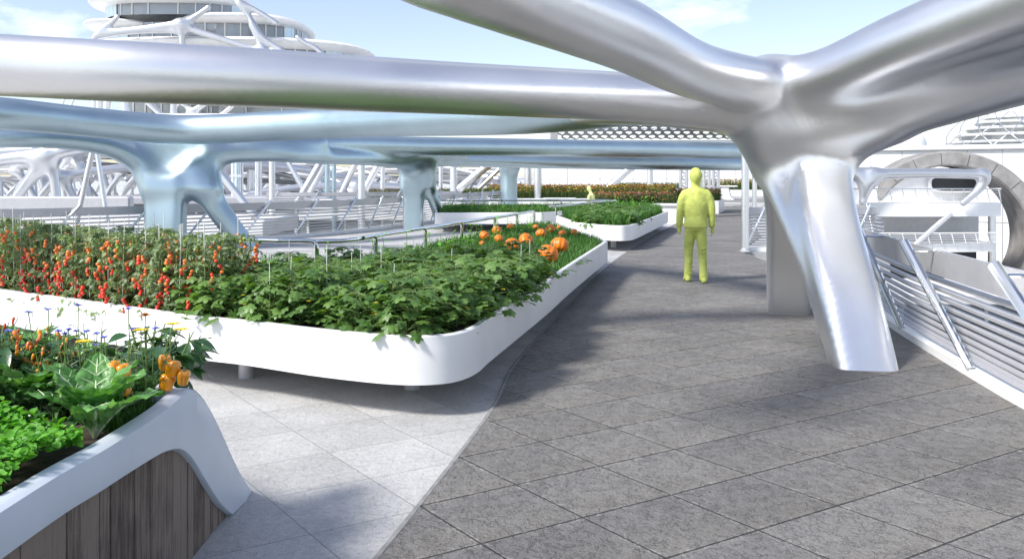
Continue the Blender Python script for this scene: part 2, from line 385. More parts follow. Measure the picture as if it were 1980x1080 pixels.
# ---------------- setting ----------------
def poly_sheet(name, poly, z, mt, thick=None):
    mb = MB()
    if thick: mb.prism(poly, z-thick, z)
    else: mb.add([(x, y, z) for x, y in poly], [tuple(range(len(poly)))])
    return tag(mb.build(name, mt), kind='structure')
M_['ground'] = mat('pale_low_ground', (.50, .52, .52), .8, 0, nscale=.05, namp=.15)
g = MB(); g.add([(-2500, -600, -9), (2500, -600, -9), (2500, 4000, -9), (-2500, 4000, -9)], [(0, 1, 2, 3)])
tag(g.build('ground', M_['ground']), kind='structure')
TA = math.atan2(.308, .489)
P1 = G(1122.6, 1007)
M_['paver'] = paving('dark_stone_pavers', (.145, .142, .137), (.33, .318, .298), (.018, .017, .016), (.588, .588), TA, (P1.x, P1.y), jw=.0075, bd=.016, ov=.5, warm=(.25, .215, .165))
M_['light'] = paving('pale_granite_paving', (.36, .36, .355), (.66, .655, .64), (.24, .24, .24), (.588, .588), TA, (-1.078, 4.77), jw=.004, chip=False, scale=2.2, bd=.0035, ov=.7)
M_['edge'] = mat('pale_stone_edge', (.24, .24, .24), .7, 0, nscale=12, namp=.2, bump=.003, bscale=60)
rail_left = [(-16, 15.2), (-11, 18.5), (-6.9, 22.9), (-5.35, 25.1), (-4.2, 27.8), (-.94, 38.7), (.5, 46)]
rail_right = [(3.55, 1.0), (3.62, 3.5), (3.84, 6.2), (3.98, 7.3), (4.28, 9.25), (4.55, 10.6), (4.9, 12.4), (5.1, 14.2)]
deckL = [tuple(p) for p in spline(rail_left, 6)]; deckR = [tuple(p) for p in spline(rail_right, 6)]
deck = [(-30, -4), (3.55, -4)]+[(x+.12, y) for x, y in deckR]+[(5.2, 19.4), (8.6, 19.4), (9.4, 24), (14, 38), (22, 60), (22, 74), (2, 74)] + \
       [(x-.15, y+.1) for x, y in deckL[::-1]]+[(-30, 8)]
poly_sheet('pavement', deck, 0, M_['light'], .5)
pl = [G(735, 1080), G(950, 800), G(1003, 700), G(1100, 592), G(1180, 512), G(1245, 468), G(1300, 437), G(1345, 412)]
pl = [(-1.05, 1.2), (-1.0, 2.2)]+[(p.x, p.y) for p in pl]+[(15.0, 62), (16.5, 72)]
plc = [tuple(p) for p in spline(pl, 8)]
pr = [(x-.02, y) for x, y in deckR]+[(5.15, 19.3), (7.0, 24), (11.0, 40), (18.5, 62), (20, 72)]
path = [(-1.0, -3.5), (3.4, -3.5)]+pr+plc[::-1]
poly_sheet('path', path, .02, M_['paver'], .019)
mb = MB(); mb.sweep([(x, y, 0) for x, y in plc], [(-.03, .001), (-.03, .010), (-.018, .0215), (.004, .0215), (.004, .001)])
tag(mb.build('kerb_strip', M_['edge']), kind='structure')

# ---------------- railings ----------------
def railing(name, label, pts, posts, nrm_sign, lean=.9, inward=.3, h=1.0, nsl=9, group=None, seglen=6, pr=.028, base_h=.09, slat_d=.05, plank=.08, zp=1.15):
    """pts plan polyline; posts = list of arc fractions (0..1); post bottoms on the line, tops leaned along it"""
    c = spline(pts, 8); d = np.concatenate([[0], np.cumsum(np.linalg.norm(np.diff(c, axis=0), axis=1))]); T = d[-1]
    def at(s):
        s = min(max(s, 0), T); return Vector((float(np.interp(s, d, c[:, 0])), float(np.interp(s, d, c[:, 1])), 0))
    def side(s):
        a, b = at(max(s-.05, 0)), at(min(s+.05, T)); t = (b-a).normalized(); return Vector((t.y, -t.x, 0))*nrm_sign   # towards the deck
    n = max(6, int(T/.5)); line = [(at(T*i/n), side(T*i/n)) for i in range(n+1)]
    mid = at(T/2); o = empty(name, (mid.x, mid.y, 0), 0, label, 'railing', group)
    def loc(p): return Vector(p)-Vector((mid.x, mid.y, 0))
    m = MB(); m.sweep([loc(p+s*.02+Vector((0, 0, h+.005-plank))) for p, s in line], [(-.012, -plank), (.012, -plank), (.03*1, plank), (.0, plank)] if nrm_sign > 0 else [(-.012, -plank), (.012, -plank), (.0, plank), (-.03, plank)]); m.build('top_rail', M_['rail'], o)
    m = MB(); m.sweep([loc(p+Vector((0, 0, base_h/2))) for p, s in line], [(-.07, -base_h/2), (.07, -base_h/2), (.07, base_h/2), (-.07, base_h/2)]); m.build('bottom_rail', M_['white'], o)
    for i in range(nsl):
        f = i/(nsl-1); z = base_h+.05+(h-.22-plank)*(f**zp); out = -.10*math.sin(f*math.pi)
        m = MB(); hh = .006+(.020 if i == nsl-1 else .010*f)
        m.sweep([loc(p+s*(out-.01)+Vector((0, 0, z))) for p, s in line], [(-slat_d/2, -hh-.01), (slat_d/2, -hh+.008), (slat_d/2, hh+.008), (-slat_d/2, hh-.01)]); m.build('slat', M_['rail'], o)
    for s in posts:
        s = s*T if abs(s) <= 1 else s
        b = at(s)+side(s)*.05+Vector((0, 0, base_h)); tp = at(s+lean)+side(s+lean)*inward+Vector((0, 0, h+.06))
        if s+lean > T: tp = at(T)+(at(T)-at(T-.2)).normalized()*(s+lean-T)+side(T)*inward+Vector((0, 0, h+.06))
        m = MB(); m.tube([loc(b), loc(b.lerp(tp, .5)), loc(tp)], [pr*.8, pr, pr*1.1], 10)
        m.tube([loc(b.lerp(tp, .93)), loc(b.lerp(tp, .93)-side(s)*inward*.9)], pr*.4, 6)
        autosmooth(m.build('post', M_['chrome'], o))
    return o
# near right railing: posts at measured bottoms
c = spline(rail_right, 8); dd = np.concatenate([[0], np.cumsum(np.linalg.norm(np.diff(c, axis=0), axis=1))])
def sfory(y): return float(np.interp(y, c[:, 1], dd))
railing('railing', 'grey slatted railing with leaning chrome posts along the right edge of the path', rail_right,
        [sfory(y) for y in (3.2, 5.25, 7.3, 9.25, 11.4)], -1, lean=1.0, inward=.30, group='slatted railings round the deck', pr=.042, nsl=11, slat_d=.03, plank=.125, zp=1.5, h=1.03)
railing('railing', 'long curved slatted metal railing behind the tomato bed and the arched columns', rail_left,
        [i/22 for i in range(22)], 1, lean=.85, inward=.1, group='slatted railings round the deck', pr=.03)
railing('railing', 'short slatted railing panel beside the thin round post behind the forked column', [(5.3, 19.6), (6.4, 19.6), (7.6, 19.6), (8.4, 19.7)],
        [.02, .35, .8], 1, lean=.45, inward=.05, group='slatted railings round the deck', nsl=12, slat_d=.03)
railing('railing', 'far slatted railing along the right side of the path past the round posts', [(8.5, 19.8), (9.4, 24.2), (13.7, 38), (21.5, 60)],
        [i/14 for i in range(14)], -1, lean=.6, inward=.1, group='slatted railings round the deck')
# ---------------- near canopy with forked column ----------------
colX = W(1560, 330, 9.0)
near = [
    chain([(-420, 112, 7.5, .30), (-150, 119, 7.7, .295), (0, 126, 7.9, .292), (250, 139, 8.1, .295), (500, 151, 8.4, .295), (700, 162, 8.7, .29), (900, 172, 9.0, .28), (1200, 187, 9.2, .27), (1400, 205, 9.35, .27)], k=.12),
    chain([(1490, 168, 9.4, .29), (1350, 138, 8.2, .28), (1200, 65, 6.5, .28), (1000, -15, 5.3, .28), (900, -52, 5.0, .28), (800, -93, 4.75, .28), (690, -170, 4.55, .28), (560, -420, 4.4, .28), (480, -900, 4.3, .28)], k=.2),  # unseen stretch above the frame is bent upward so its shadow clears the path
    chain([(1490, 168, 9.4, .29), (1600, 146, 8.8, .29), (1750, 83, 7.8, .30), (1980, -5, 6.7, .31), (2350, -140, 5.4, .31)], k=.2),
    chain([(1500, 258, 9.4, .29), (1620, 237, 9.0, .28), (1750, 208, 8.5, .28), (1980, 140, 7.6, .29), (2300, 55, 6.4, .30)], k=.22),
    chain([(1480, 238, 9.5, .24), (1400, 225, 9.8, .21), (1300, 217, 10.5, .20), (1200, 214, 11.6, .20), (1050, 222, 13.5, .18)], k=.25),
    chain([(1560, 190, 9.2, .2), (1750, 148, 8.3, .19), (1980, 70, 7.2, .2), (2300, -30, 6.0, .2)], k=.26),
    chain([(1598, 345, 9.25, .21), (1614, 305, 9.25, .22), (1658, 268, 9.05, .22), (1720, 235, 8.7, .2)], k=.25),
    chain([(1500, 285, 9.65, .26), (1550, 292, 9.55, .26), (1590, 292, 9.45, .22)], k=.3),
    chain([(1490, 190, 9.45, .33), (1535, 250, 9.55, .36), (1560, 300, 9.5, .28)], k=.30),
    dict(chain([(1674, 735, 7.72, .10), (1634, 560, 8.1, .10), (1602, 430, 8.65, .10), (1590, 350, 9.08, .10), (1583, 300, 9.38, .10)]), box=(.185, .15, R(-8)), k=.2),
    dict(chain([(1525, 650, 10.8, .07), (1524, 520, 10.6, .07), (1526, 420, 10.2, .08), (1520, 340, 9.8, .10)]), box=(.19, .14, R(-14)), k=.25),
    chain([(1508, 330, 9.5, .24), (1530, 400, 9.1, .18), (1568, 520, 8.45, .12), (1605, 640, 8.0, .08)], k=.12),
    chain([(1480, 250, 9.4, .24), (1505, 320, 9.5, .2)], k=.3),
]
def sp_near(c):
    z_lim = 1.98; near_col = (np.abs(c[:, 0]-3.1) < 1.0) & (c[:, 1] > 7) & (c[:, 1] < 11.6)
    return np.where((c[:, 2] < z_lim) & near_col, 1, 0)
o = empty('canopy_frame', (3.2, 8.8, 0), 0, 'large brushed steel tube canopy on a forked column, crossing the top over the path', 'canopy')
for ch in sdf_obj(['beams', 'forked_column'], near, M_['metal'], vox=.038, k=.2, floor=-.3, sub=12, blur=4, split=sp_near): ch.parent = o; ch.location = (-3.2, -8.8, 0)

# ---------------- rear canopy with arched columns ----------------
rear = [
    chain([(-300, 266, 17.2, .2), (0, 268, 18.0, .2), (130, 272, 18.9, .21), (215, 286, 19.6, .24), (268, 316, 20.0, .26), (296, 360, 20.1, .26)], k=.25),
    chain([(-300, 240, 17.6, .2), (0, 250, 18.5, .2), (200, 266, 20.0, .25), (345, 282, 20.6, .30), (500, 280, 20.9, .26), (620, 276, 22, .2)], k=.35),
    dict(chain([(345, 282, 20.5, .22), (352, 330, 20.3, .18), (356, 362, 20.1, .15)]), box=(.70, .11, 0), k=.40),
    dict(chain([(322, 350, 20.1, .16), (320, 430, 20, .15), (319, 540, 20, .16)]), box=(.30, .14, 0), k=.25),
    chain([(378, 330, 20.2, .28), (408, 385, 20.2, .28), (446, 438, 20.3, .26), (492, 505, 20.5, .26)], k=.3),
    chain([(415, 303, 20.4, .2), (440, 298, 20.5, .2), (520, 298, 20.9, .18), (600, 303, 21.7, .19), (720, 307, 24, .2), (800, 312, 27, .26)], k=.3),
    chain([(450, 275, 21.4, .14), (620, 277, 22.4, .22), (800, 282, 25.4, .28), (1100, 286, 30.4, .31), (1400, 291, 36.4, .35), (1650, 296, 41, .37)], k=.12),
    chain([(500, 290, 21.3, .18), (620, 292, 22.6, .2), (800, 299, 26.2, .2), (900, 300, 29.8, .16)], k=.3),
    chain([(740, 309, 25.5, .2), (900, 310, 31, .25), (1100, 314, 36, .28), (1300, 316, 40, .31), (1560, 318, 45, .34)], k=.15),
    dict(chain([(804, 316, 27.4, .2), (808, 340, 27.4, .16), (808, 362, 27.4, .13)]), box=(.42, .10, 0), k=.45),
    dict(chain([(800, 350, 27.4, .12), (799, 400, 27.4, .12), (799, 490, 27.4, .13)]), box=(.20, .14, 0), k=.25),
    chain([(826, 350, 27.5, .20), (840, 390, 27.6, .19), (852, 432, 28, .19), (860, 475, 28, .19)], k=.15),
    chain([(985, 320, 38, .5), (984, 345, 38, .38), (984, 420, 38, .40)], k=.5),
    chain([(-300, 194, 16.0, .33), (0, 219, 17.1, .33), (170, 236, 18.5, .33), (330, 250, 19.4, .34), (430, 249, 19.4, .34), (560, 242, 18.7, .33), (700, 235, 17.3, .32), (1000, 222, 14, .33), (1235, 200, 11.6, .30)], k=.07),
]
def sp_rear(c):
    lab = np.zeros(len(c), int); low = c[:, 2] < 1.95
    lab[low & (c[:, 1] < 24)] = 1; low = low & (np.abs(c[:, 0]+.1) < 4.5); lab[low & (c[:, 1] >= 24) & (c[:, 1] < 33)] = 2; lab[low & (c[:, 1] >= 33)] = 3
    return lab
o = empty('canopy_frame', (-8, 20, 0), 0, 'reflection-tinted blue grey steel canopy on a row of arched columns behind the vegetable beds', 'canopy')
for ch in sdf_obj(['beams', 'arched_column', 'arched_column', 'arched_column'], rear, M_['metal2'], vox=.055, k=.3, floor=-.3, sub=10, blur=2, split=sp_rear): ch.parent = o; ch.location = (8, -20, 0)

# ---------------- perforated roof ----------------
o = empty('perforated_roof', tuple(W(1285, 238, 38)), 0, 'dark sloping roof panel pierced by rows of round holes above the path', 'roof')
mb = MB(); pit = .30; z0 = 0
nx, ny = 21, 8; K = 12; o.rotation_euler = (R(-27), 0, R(-2)); o.scale = (1.45,)*3
for j in range(ny):
    for i in range(nx):
        cx_, cy_ = (i-nx/2)*pit+(pit/2 if j % 2 else 0), (j-ny/2)*pit*.87
        hexr = pit/math.sqrt(3); vo_ = []; vi_ = []
        for k in range(K):
            a = 2*math.pi*k/K+math.pi/6
            seg = (a-math.pi/6) % (math.pi/3)-math.pi/6
            rr = hexr*math.cos(math.pi/6)/math.cos(abs(seg)) if True else hexr
            vo_.append((cx_+rr*math.cos(a), cy_+rr*math.sin(a), 0)); vi_.append((cx_+.108*math.cos(a), cy_+.108*math.sin(a), 0))
        mb.add(vo_+vi_, [(k, (k+1) % K, K+(k+1) % K, K+k) for k in range(K)])
mb2 = MB(); mb2.v = mb.v; mb2.f = mb.f; mb2.m = mb.m
po = mb2.build('perforated_panel', mat('dark_perforated_metal', (.30, .31, .32), .5, .3), o)
md = po.modifiers.new('s', 'SOLIDIFY'); md.thickness = .04
mb = MB()
w_, h_ = nx*pit/2+.12, ny*pit*.87/2+.12
for (cxx, cyy, dx, dy) in ((0, -h_-.1, 2*w_+.5, .25), (0, h_+.1, 2*w_+.5, .25), (-w_-.12, 0, .25, 2*h_), (w_+.12, 0, .25, 2*h_)): mb.box((cxx, cyy, -.06), (dx, dy, .26), bev=.03)
mb.build('edge_beam', M_['white'], o)
for yy in (-.8, .8):
    mb = MB(); mb.tube([(-w_, yy, .22), (w_, yy, .22)], .06); autosmooth(mb.build('cross_tube', M_['metal'], o))

# ---------------- round posts ----------------
def post(px, pyb, Y, r, ztop, label, zb=0, name='round_post', lean=0, group=None, mt='metal'):
    p = W(px, HY, Y); o = empty(name, (p.x, Y, zb), 0, label, 'post', group)
    mb = MB(); mb.tube([(0, 0, 0), (lean, 0, ztop-zb)], r, 20); autosmooth(mb.build('shaft', M_[mt], o))
    mb = MB(); mb.lathe([(r*1.5, .0), (r*1.5, .03), (r*1.15, .05), (r*1.02, .09)], n=20); autosmooth(mb.build('base_collar', M_['rail'], o)); return o
post(1441, 480, 19.4, .085, 2.35, 'thin round steel post standing at the corner of the short railing panel')
post(1459, 400, 27, .075, 2.3, 'second thinner round steel post just behind the first by the railing panel')
post(1021, 368, 47, .20, 2.6, 'pale grey round post just right of the third arched column', .3)
post(1040, 375, 42, .19, 2.4, 'white round post standing in the orange flower bed', .3)
post(1257, 365, 60, .22, 2.6, 'single upright steel post behind the orange flower bed in front of the white wall', .1)
def truss_pillar(px, Y, w, label):
    p = W(px, HY, Y); o = empty('truss_pillar', (p.x, Y, 0), 0, label, 'pillar', 'metal truss pillars behind the walking man')
    for dx in (-w, w):
        mb = MB(); mb.tube([(dx, 0, 0), (dx, 0, 2.6)], .09, 12); autosmooth(mb.build('upright', M_['metal'], o))
    mb = MB()
    for i in range(7):
        z = .15+i*.36; mb.tube([(-w, 0, z), (w, 0, z+.18)], .035, 6); mb.tube([(w, 0, z+.18), (-w, 0, z+.36)], .035, 6)
    mb.build('lacing', M_['chrome'], o)
truss_pillar(1322, 45, .16, 'metal truss pillar just left of the walking man')
truss_pillar(1366, 45, .14, 'metal truss pillar right beside the walking man, in front of its neighbour')
truss_pillar(1384, 47, .14, 'metal truss pillar farthest right of the three behind the walking man')
# ---------------- columns and diagonals beyond the left railing ----------------
GB = 'steel columns and diagonal struts beyond the left railing'
def strut(a, b, r, label, mt='metal', name='steel_strut', cat='strut', group=GB):
    mid = (a+b)/2; o = empty(name, tuple(mid), 0, label, cat, group); mb = MB(); d = (b-a)
    mb.tube([a-mid, a-mid+d*.5, b-mid], r, 16); autosmooth(mb.build('shaft', M_[mt], o))
    for f0 in (.02, .965): mb = MB(); mb.tube([a-mid+d*f0, a-mid+d*(f0+.015)], r*1.25, 16); autosmooth(mb.build('collar', M_['rail'], o))
def vcol(px, hw, Y, label, zt=3.0, zb=-3, mt='metal'): 
    p = W(px, HY, Y); strut(Vector((p.x, Y, zb)), Vector((p.x, Y, zt)), hw*Y/FPX, label, mt, 'steel_column', 'column')
for px, hw, Y, lb in ((485, 7, 46, 'first plain steel column right of the glass lift shafts'), (526, 6, 34, 'broad pale steel column between lift shafts and the crossing struts'),
                      (620, 4.5, 46, 'thin steel column just left of the dark blue column'), (633, 6, 40, 'dark blue tinted steel column between two thinner ones'),
                      (646, 4.5, 38, 'thin steel column just right of the dark blue column'), (699, 7, 36, 'broad pale steel column in front of a diagonal strut left of the second arched column'),
                      (740, 4.5, 44, 'thin steel column seen through the arch left of the second arched column'),
                      (852, 4, 48, 'thin steel column seen just right of the second arched column'), (877, 7, 44, 'broad white steel column between second and third arched columns')):
    vcol(px, hw, Y, lb, mt='metal2' if 'blue' in lb else 'metal')
for a, b, Y, r, lb in (((553, 305), (590, 372), 40, 5, 'slim strut falling right to the foot of a thicker strut'), ((622, 310), (570, 400), 38, 7, 'thick strut rising right from behind the railing'),
                       ((632, 310), (590, 392), 41, 6, 'strut directly behind and parallel to a thick one'), ((695, 300), (655, 385), 42, 6, 'strut leaning right up to a broad pale column'),
                       ((742, 300), (705, 368), 40, 7, 'dark strut leaning right between broad and thin columns'), ((418, 325), (495, 420), 30, 7, 'long strut falling right from the first arched column'),
                       ((945, 318), (885, 368), 46, 8, 'grey strut leaning left through the arch between second and third arched columns'),
                       ((975, 318), (925, 366), 50, 4, 'thin strut beside the third arched column'),
                       ((186, 285), (208, 430), 27, 4.5, 'thin strut of a pair, leaning left as it rises'), ((180, 285), (148, 430), 27, 5, 'strut of a pair, leaning right as it rises')):
    strut(W(*b, Y), W(*a, Y), r*Y/FPX, lb)
strut(W(1170, 368, 62), W(1222, 322, 62), .28, 'dark diagonal strut rising right behind the orange flower bed', group=None)
def shaft(px, hw, Y, label):
    p = W(px, HY, Y); w = hw*Y/FPX; o = empty('lift_shaft', (p.x, Y, -3), 0, label, 'lift shaft', 'glass lift shafts beyond the left railing')
    mb = MB(); mb.box((0, 0, 3), (2*w, 2*w, 6), bev=.08); mb.build('glass_casing', M_['glassl'], o)
    for i in range(9):
        a = 2*math.pi*i/9; mb = MB(); mb.tube([(w*1.1*math.cos(a), w*1.1*math.sin(a), 0), (w*1.1*math.cos(a), w*1.1*math.sin(a), 6)], .045, 6); mb.build('mullion', M_['metal'], o)
    for z in (1.2, 3.2, 4.7):
        mb = MB(); mb.box((0, 0, z), (2.5*w, 2.5*w, .12)); mb.build('ring_beam', M_['metal'], o)
shaft(459, 9, 42, 'glass lift shaft, the wider left one by the first arched column'); shaft(500, 4.5, 44, 'narrow glass lift shaft between two steel columns')

# ---------------- white frames far behind ----------------
def arch_frame():
    c = [dict(p=[(-7, 0, 4.6, .32), (-3.5, 0, 5.1, .34), (0, 0, 5.2, .42), (3.5, 0, 5.0, .34), (7, 0, 4.3, .3)]),
         dict(p=[(0, 0, 5.1, .42), (.3, 0, 4.2, .42), (.9, 0, 2, .28), (1.2, 0, 0, .28)]), dict(p=[(0, 0, 5.0, .42), (-.9, 0, 3.8, .38), (-2.6, 0, 1.6, .26), (-3.6, 0, 0, .26)]),
         dict(p=[(-7, 0, 4.6, .3), (-6.4, 0, 3.6, .3), (-6.2, 0, 2, .24), (-6.1, 0, 0, .26)]), dict(p=[(7, 0, 4.3, .3), (5.9, 0, 3.2, .3), (5.2, 0, 1.5, .22), (4.4, 0, 0, .24)]),
         dict(p=[(0, 0, 5.1, .35), (2.2, 2, 4.9, .28), (4.8, 4.5, 4.2, .26), (6, 6, 2.4, .24), (6.2, 6.4, 0, .24)]), dict(p=[(-7, 0, 4.6, .3), (-5, 2.5, 4.9, .25), (-2, 5, 4.6, .25), (4.8, 4.5, 4.2, .25)])]
    return c
af = [dict(p=[(a, b, c, r*.68) for a, b, c, r in q['p']]) for q in arch_frame()]
fr = sdf_obj('frame', af, M_['whitef'], vox=.11, k=.4)
root = empty('arched_frame', (0, 0, 0), 0, 'white organic arched steel frame on the distant terraces', 'frame', 'white arched frames far behind the left railing'); fr.parent = root; fr.name = 'tubes'
mb = MB(); mb.box((0, 2.5, -.3), (16, 9, .5), bev=.1); mb.build('platform', M_['slab'], root)
mb = MB(); mb.box((0, 4, 4.9), (12, 5, .18), bev=.08); mb.build('roof_panel', M_['slab'], root)
spots = []
for row, (Y, n) in enumerate(((46, 4), (58, 5), (72, 6), (90, 7), (115, 8))):
    for i in range(n):
        px = -150+row*13+i*(1150/n)+random.uniform(-25, 25); spots.append((px, Y+random.uniform(-3, 3)))
lab_i = [(row, i) for row, n in enumerate((4, 5, 6, 7, 8)) for i in range(n)]
for i, (px, Y) in enumerate(spots):
    p = W(px, HY, Y); zb = -2.6+.6*random.random()-(Y-46)*.012
    if Y < 50 and px > 300: zb -= 1
    if i == 0: root.location = (p.x, Y, zb); root.rotation_euler.z = random.uniform(-.4, .4)
    else: dup_tree(root, (p.x, Y, zb), random.uniform(-.6, .6), random.uniform(.85, 1.1), label=f'white organic arched frame, {nth(lab_i[i][1])} from the left in the {nth(lab_i[i][0])} row beyond the railing')
root['label'] = f'white organic arched frame, {nth(lab_i[0][1])} from the left in the {nth(0)} row beyond the railing'
# one nearer frame at the left edge
ch = [chain([(-160, 330, 34, .3), (-60, 318, 34, .28), (20, 306, 34, .27), (85, 300, 34, .34), (135, 290, 34, .26), (200, 282, 35, .25)]),
      chain([(90, 300, 34, .36), (78, 325, 34, .34), (55, 350, 34, .22), (22, 395, 34, .2)]), chain([(95, 305, 34, .34), (104, 340, 34, .2), (110, 400, 34, .2)]),
      chain([(70, 312, 34, .2), (40, 320, 36, .18), (5, 318, 38, .2), (-60, 325, 40, .2)]), chain([(-60, 318, 34, .28), (-15, 340, 34, .26), (-5, 400, 34, .2)]),
      chain([(20, 330, 36, .15), (45, 345, 36, .15), (75, 395, 36, .15)])]
o = empty('arched_frame', tuple(W(90, 400, 34)), 0, 'nearest white arched frame with a forked leg, beyond the railing at the left', 'frame', 'white arched frames far behind the left railing')
b = sdf_obj('tubes', ch, M_['whitef'], vox=.07, k=.3); b.parent = o; b.location = -o.location
# grey parapet and terrace decks beyond the left railing
def terrace(name, label, x0, x1, y0, y1, z0, z1, mt='slab', win=True, cat='terrace'):
    cx_, cy_ = (x0+x1)/2, (y0+y1)/2; o = empty(name, (cx_, cy_, z0), 0, label, cat)
    mb = MB(); mb.box((0, 0, (z1-z0)/2), (x1-x0, y1-y0, z1-z0), bev=.06); mb.build('slab', M_[mt], o)
    if win:
        mb = MB(); n = int((x1-x0)/1.6)
        mb.box((0, .25, -1.1), (x1-x0-.4, y1-y0-.6, 2.1)); mb.build('glazing', M_['glass'], o)
        for i in range(n+1):
            mb = MB(); mb.box((-(x1-x0)/2+.3+i*(x1-x0-.6)/max(n, 1), -(y1-y0)/2+.5, -1.1), (.1, .1, 2.2)); mb.build('mullion', M_['white'], o)
    return o
terrace('parapet', 'grey solid parapet behind the railing at the left', -24, -13.4, 29.9, 30.3, .5, .99, 'rail', False, 'parapet')
terrace('terrace', 'white terrace deck with a glazed storey under it, just beyond the left railing', -26, -9, 31, 36, -.5, .1)
terrace('terrace', 'blue grey terrace slab seen behind the steel columns', -20, -6.8, 40, 50, .35, .72, 'rail')
terrace('terrace', 'white terrace with pale front behind the second arched column', -9.5, -2.2, 38, 46, -.3, .65)
terrace('terrace', 'long white terrace in the far distance on the left', -60, -4, 62, 68, -1.6, -.9)
terrace('terrace', 'farthest white terrace under the left skyline', -90, 0, 96, 104, -2.4, -1.2)
railing('railing', 'far slatted railing on the terrace behind the second arched column', [(-10.5, 36.5), (-6, 37), (-2.4, 39)], [0, .2, .4, .6, .8], 1, lean=.5, inward=.1, group='slatted railings round the deck', h=1.0)

# ---------------- curved tower top left ----------------
TY = 95.0
o = empty('tower', (W(380, HY, TY).x, TY, -9), 0, 'white tower of curved overhanging floors wrapped by an organic lattice, at top left', 'tower')
OL = Vector(o.location)
def T(px, py, dy=0): return W(px, py, TY+dy)-OL
def plate(px0, px1, py, th, dep, name='floor_slab', dy=0, mt='white', tilt=0):
    a, b = T(px0, py, dy), T(px1, py, dy); cx_, hw = (a.x+b.x)/2, (b.x-a.x)/2; hz = th/2*TY/FPX; n = 44; mb = MB(); vs = []
    for f, dz in ((.90, -1), (.985, -.45), (1, .15), (.96, .8), (.8, 1)):
        for k in range(n):
            t = 2*math.pi*k/n; ct, st = math.cos(t), math.sin(t)
            x = hw*f*math.copysign(abs(ct)**.75, ct); y = dep*f*math.copysign(abs(st)**.75, st)
            vs.append((cx_+x, dy+y, a.z+hz*dz+tilt*x))
    fs = [(i*n+k, i*n+(k+1) % n, (i+1)*n+(k+1) % n, (i+1)*n+k) for i in range(4) for k in range(n)]+[tuple(range(n-1, -1, -1)), tuple(range(4*n, 5*n))]
    mb.add(vs, fs); return autosmooth(mb.build(name, M_[mt], o), 50)
def glazed(px0, px1, py0, py1, dep, dy=0, panes=14, white=()):
    a, b = T(px0, py1, dy), T(px1, py0, dy); cx_, hw = (a.x+b.x)/2, (b.x-a.x)/2; n = 40; mb = MB(); vs = []
    def P(t, z): 
        ct, st = math.cos(t), math.sin(t); return (cx_+hw*math.copysign(abs(ct)**.7, ct), dy+dep*math.copysign(abs(st)**.7, st), z)
    for z in (a.z, b.z):
        for k in range(n): vs.append(P(2*math.pi*k/n, z))
    mb.add(vs, [(k, (k+1) % n, n+(k+1) % n, n+k) for k in range(n)]); w = mb.build('curved_glazing', M_['glass'], o)
    for i in range(panes):
        t = math.pi*(1+(i+.5)/panes); mb = MB(); p, q = Vector(P(t, a.z)), Vector(P(t, b.z)); u = Vector((0, -.06, 0)); mb.tube([p+u, q+u], .07, 6); mb.build('mullion', M_['white'], w)
    for (i0, i1) in white:
        t0, t1 = math.pi*(1+(i0+.5)/panes), math.pi*(1+(i1+.5)/panes); mb = MB(); m = 6
        pts = [Vector(P(t0+(t1-t0)*k/m, 0)) for k in range(m+1)]
        mb.add([(p.x, p.y-.1, a.z) for p in pts]+[(p.x, p.y-.1, b.z) for p in pts], [(k, k+1, m+2+k, m+1+k) for k in range(m)]); mb.build('bright_panes', M_['glassl'], w)
plate(262, 480, 6, 14, 9, tilt=0); plate(200, 505, 22, 15, 9, tilt=.0)
glazed(228, 500, 27, 50, 6.8, panes=16, white=((.5, 4.5), (12, 13)))
plate(200, 345, 66, 12, 8.5, dy=1); plate(372, 600, 58, 15, 9, dy=1)
glazed(230, 590, 64, 100, 7, dy=1, panes=20, white=((16, 17.4), (2, 6)))
plate(190, 722, 106, 17, 11, dy=2); glazed(225, 690, 112, 185, 8.5, dy=2, panes=26, white=((3, 7), (20, 22)))
plate(180, 560, 186, 9, 11, dy=2); glazed(235, 560, 190, 240, 8.5, dy=2, panes=22, white=((4, 7),)); plate(360, 760, 212, 8, 11, dy=2)
glazed(370, 740, 214, 240, 9, dy=2, panes=20)
plate(150, 780, 242, 16, 14, dy=2); 
def tc_(pts, r): return dict(p=[(*T(a, b, -9.5+(c if len(q) > 2 else 0)), r*.68*(q[3] if len(q) > 3 else 1)) for q in pts for a, b, c in [(q[0], q[1], q[2] if len(q) > 2 else 0)]])
lat = [tc_([(172, 110), (180, 76), (198, 64), (277, 54), (330, 48, 0, 1.3), (356, 46, 0, 1.5), (384, 28), (404, 14)], .42),
       tc_([(347, 46, 0, 1.5), (378, 60, 0, 1.2), (430, 76, 0, 1.1), (485, 93), (560, 112)], .45), tc_([(350, 48, 0, 1.3), (352, 70), (352, 120), (350, 190)], .5),
       tc_([(190, 72), (262, 62), (338, 62)], .3), tc_([(463, 12, 0), (478, 28), (490, 46), (505, 68), (520, 82), (545, 96)], .42), tc_([(486, 50), (500, 80), (508, 92)], .35),
       tc_([(440, -6), (476, 10), (505, 26), (536, 46)], .42), tc_([(575, 72), (592, 84), (612, 94), (650, 130)], .42), tc_([(195, 56), (215, 44), (228, 32)], .4),
       tc_([(272, 186), (300, 210), (330, 240)], .5), tc_([(338, 120), (337, 190), (337, 250)], .6), tc_([(410, 190), (380, 212), (345, 236)], .5), tc_([(345, 190), (370, 215), (395, 240)], .35),
       tc_([(466, 190), (438, 215), (410, 236)], .4), tc_([(235, 180), (248, 225), (255, 260)], .35)]
b = sdf_obj('lattice', lat, M_['whitef'], vox=.15, k=.6, parent=o)
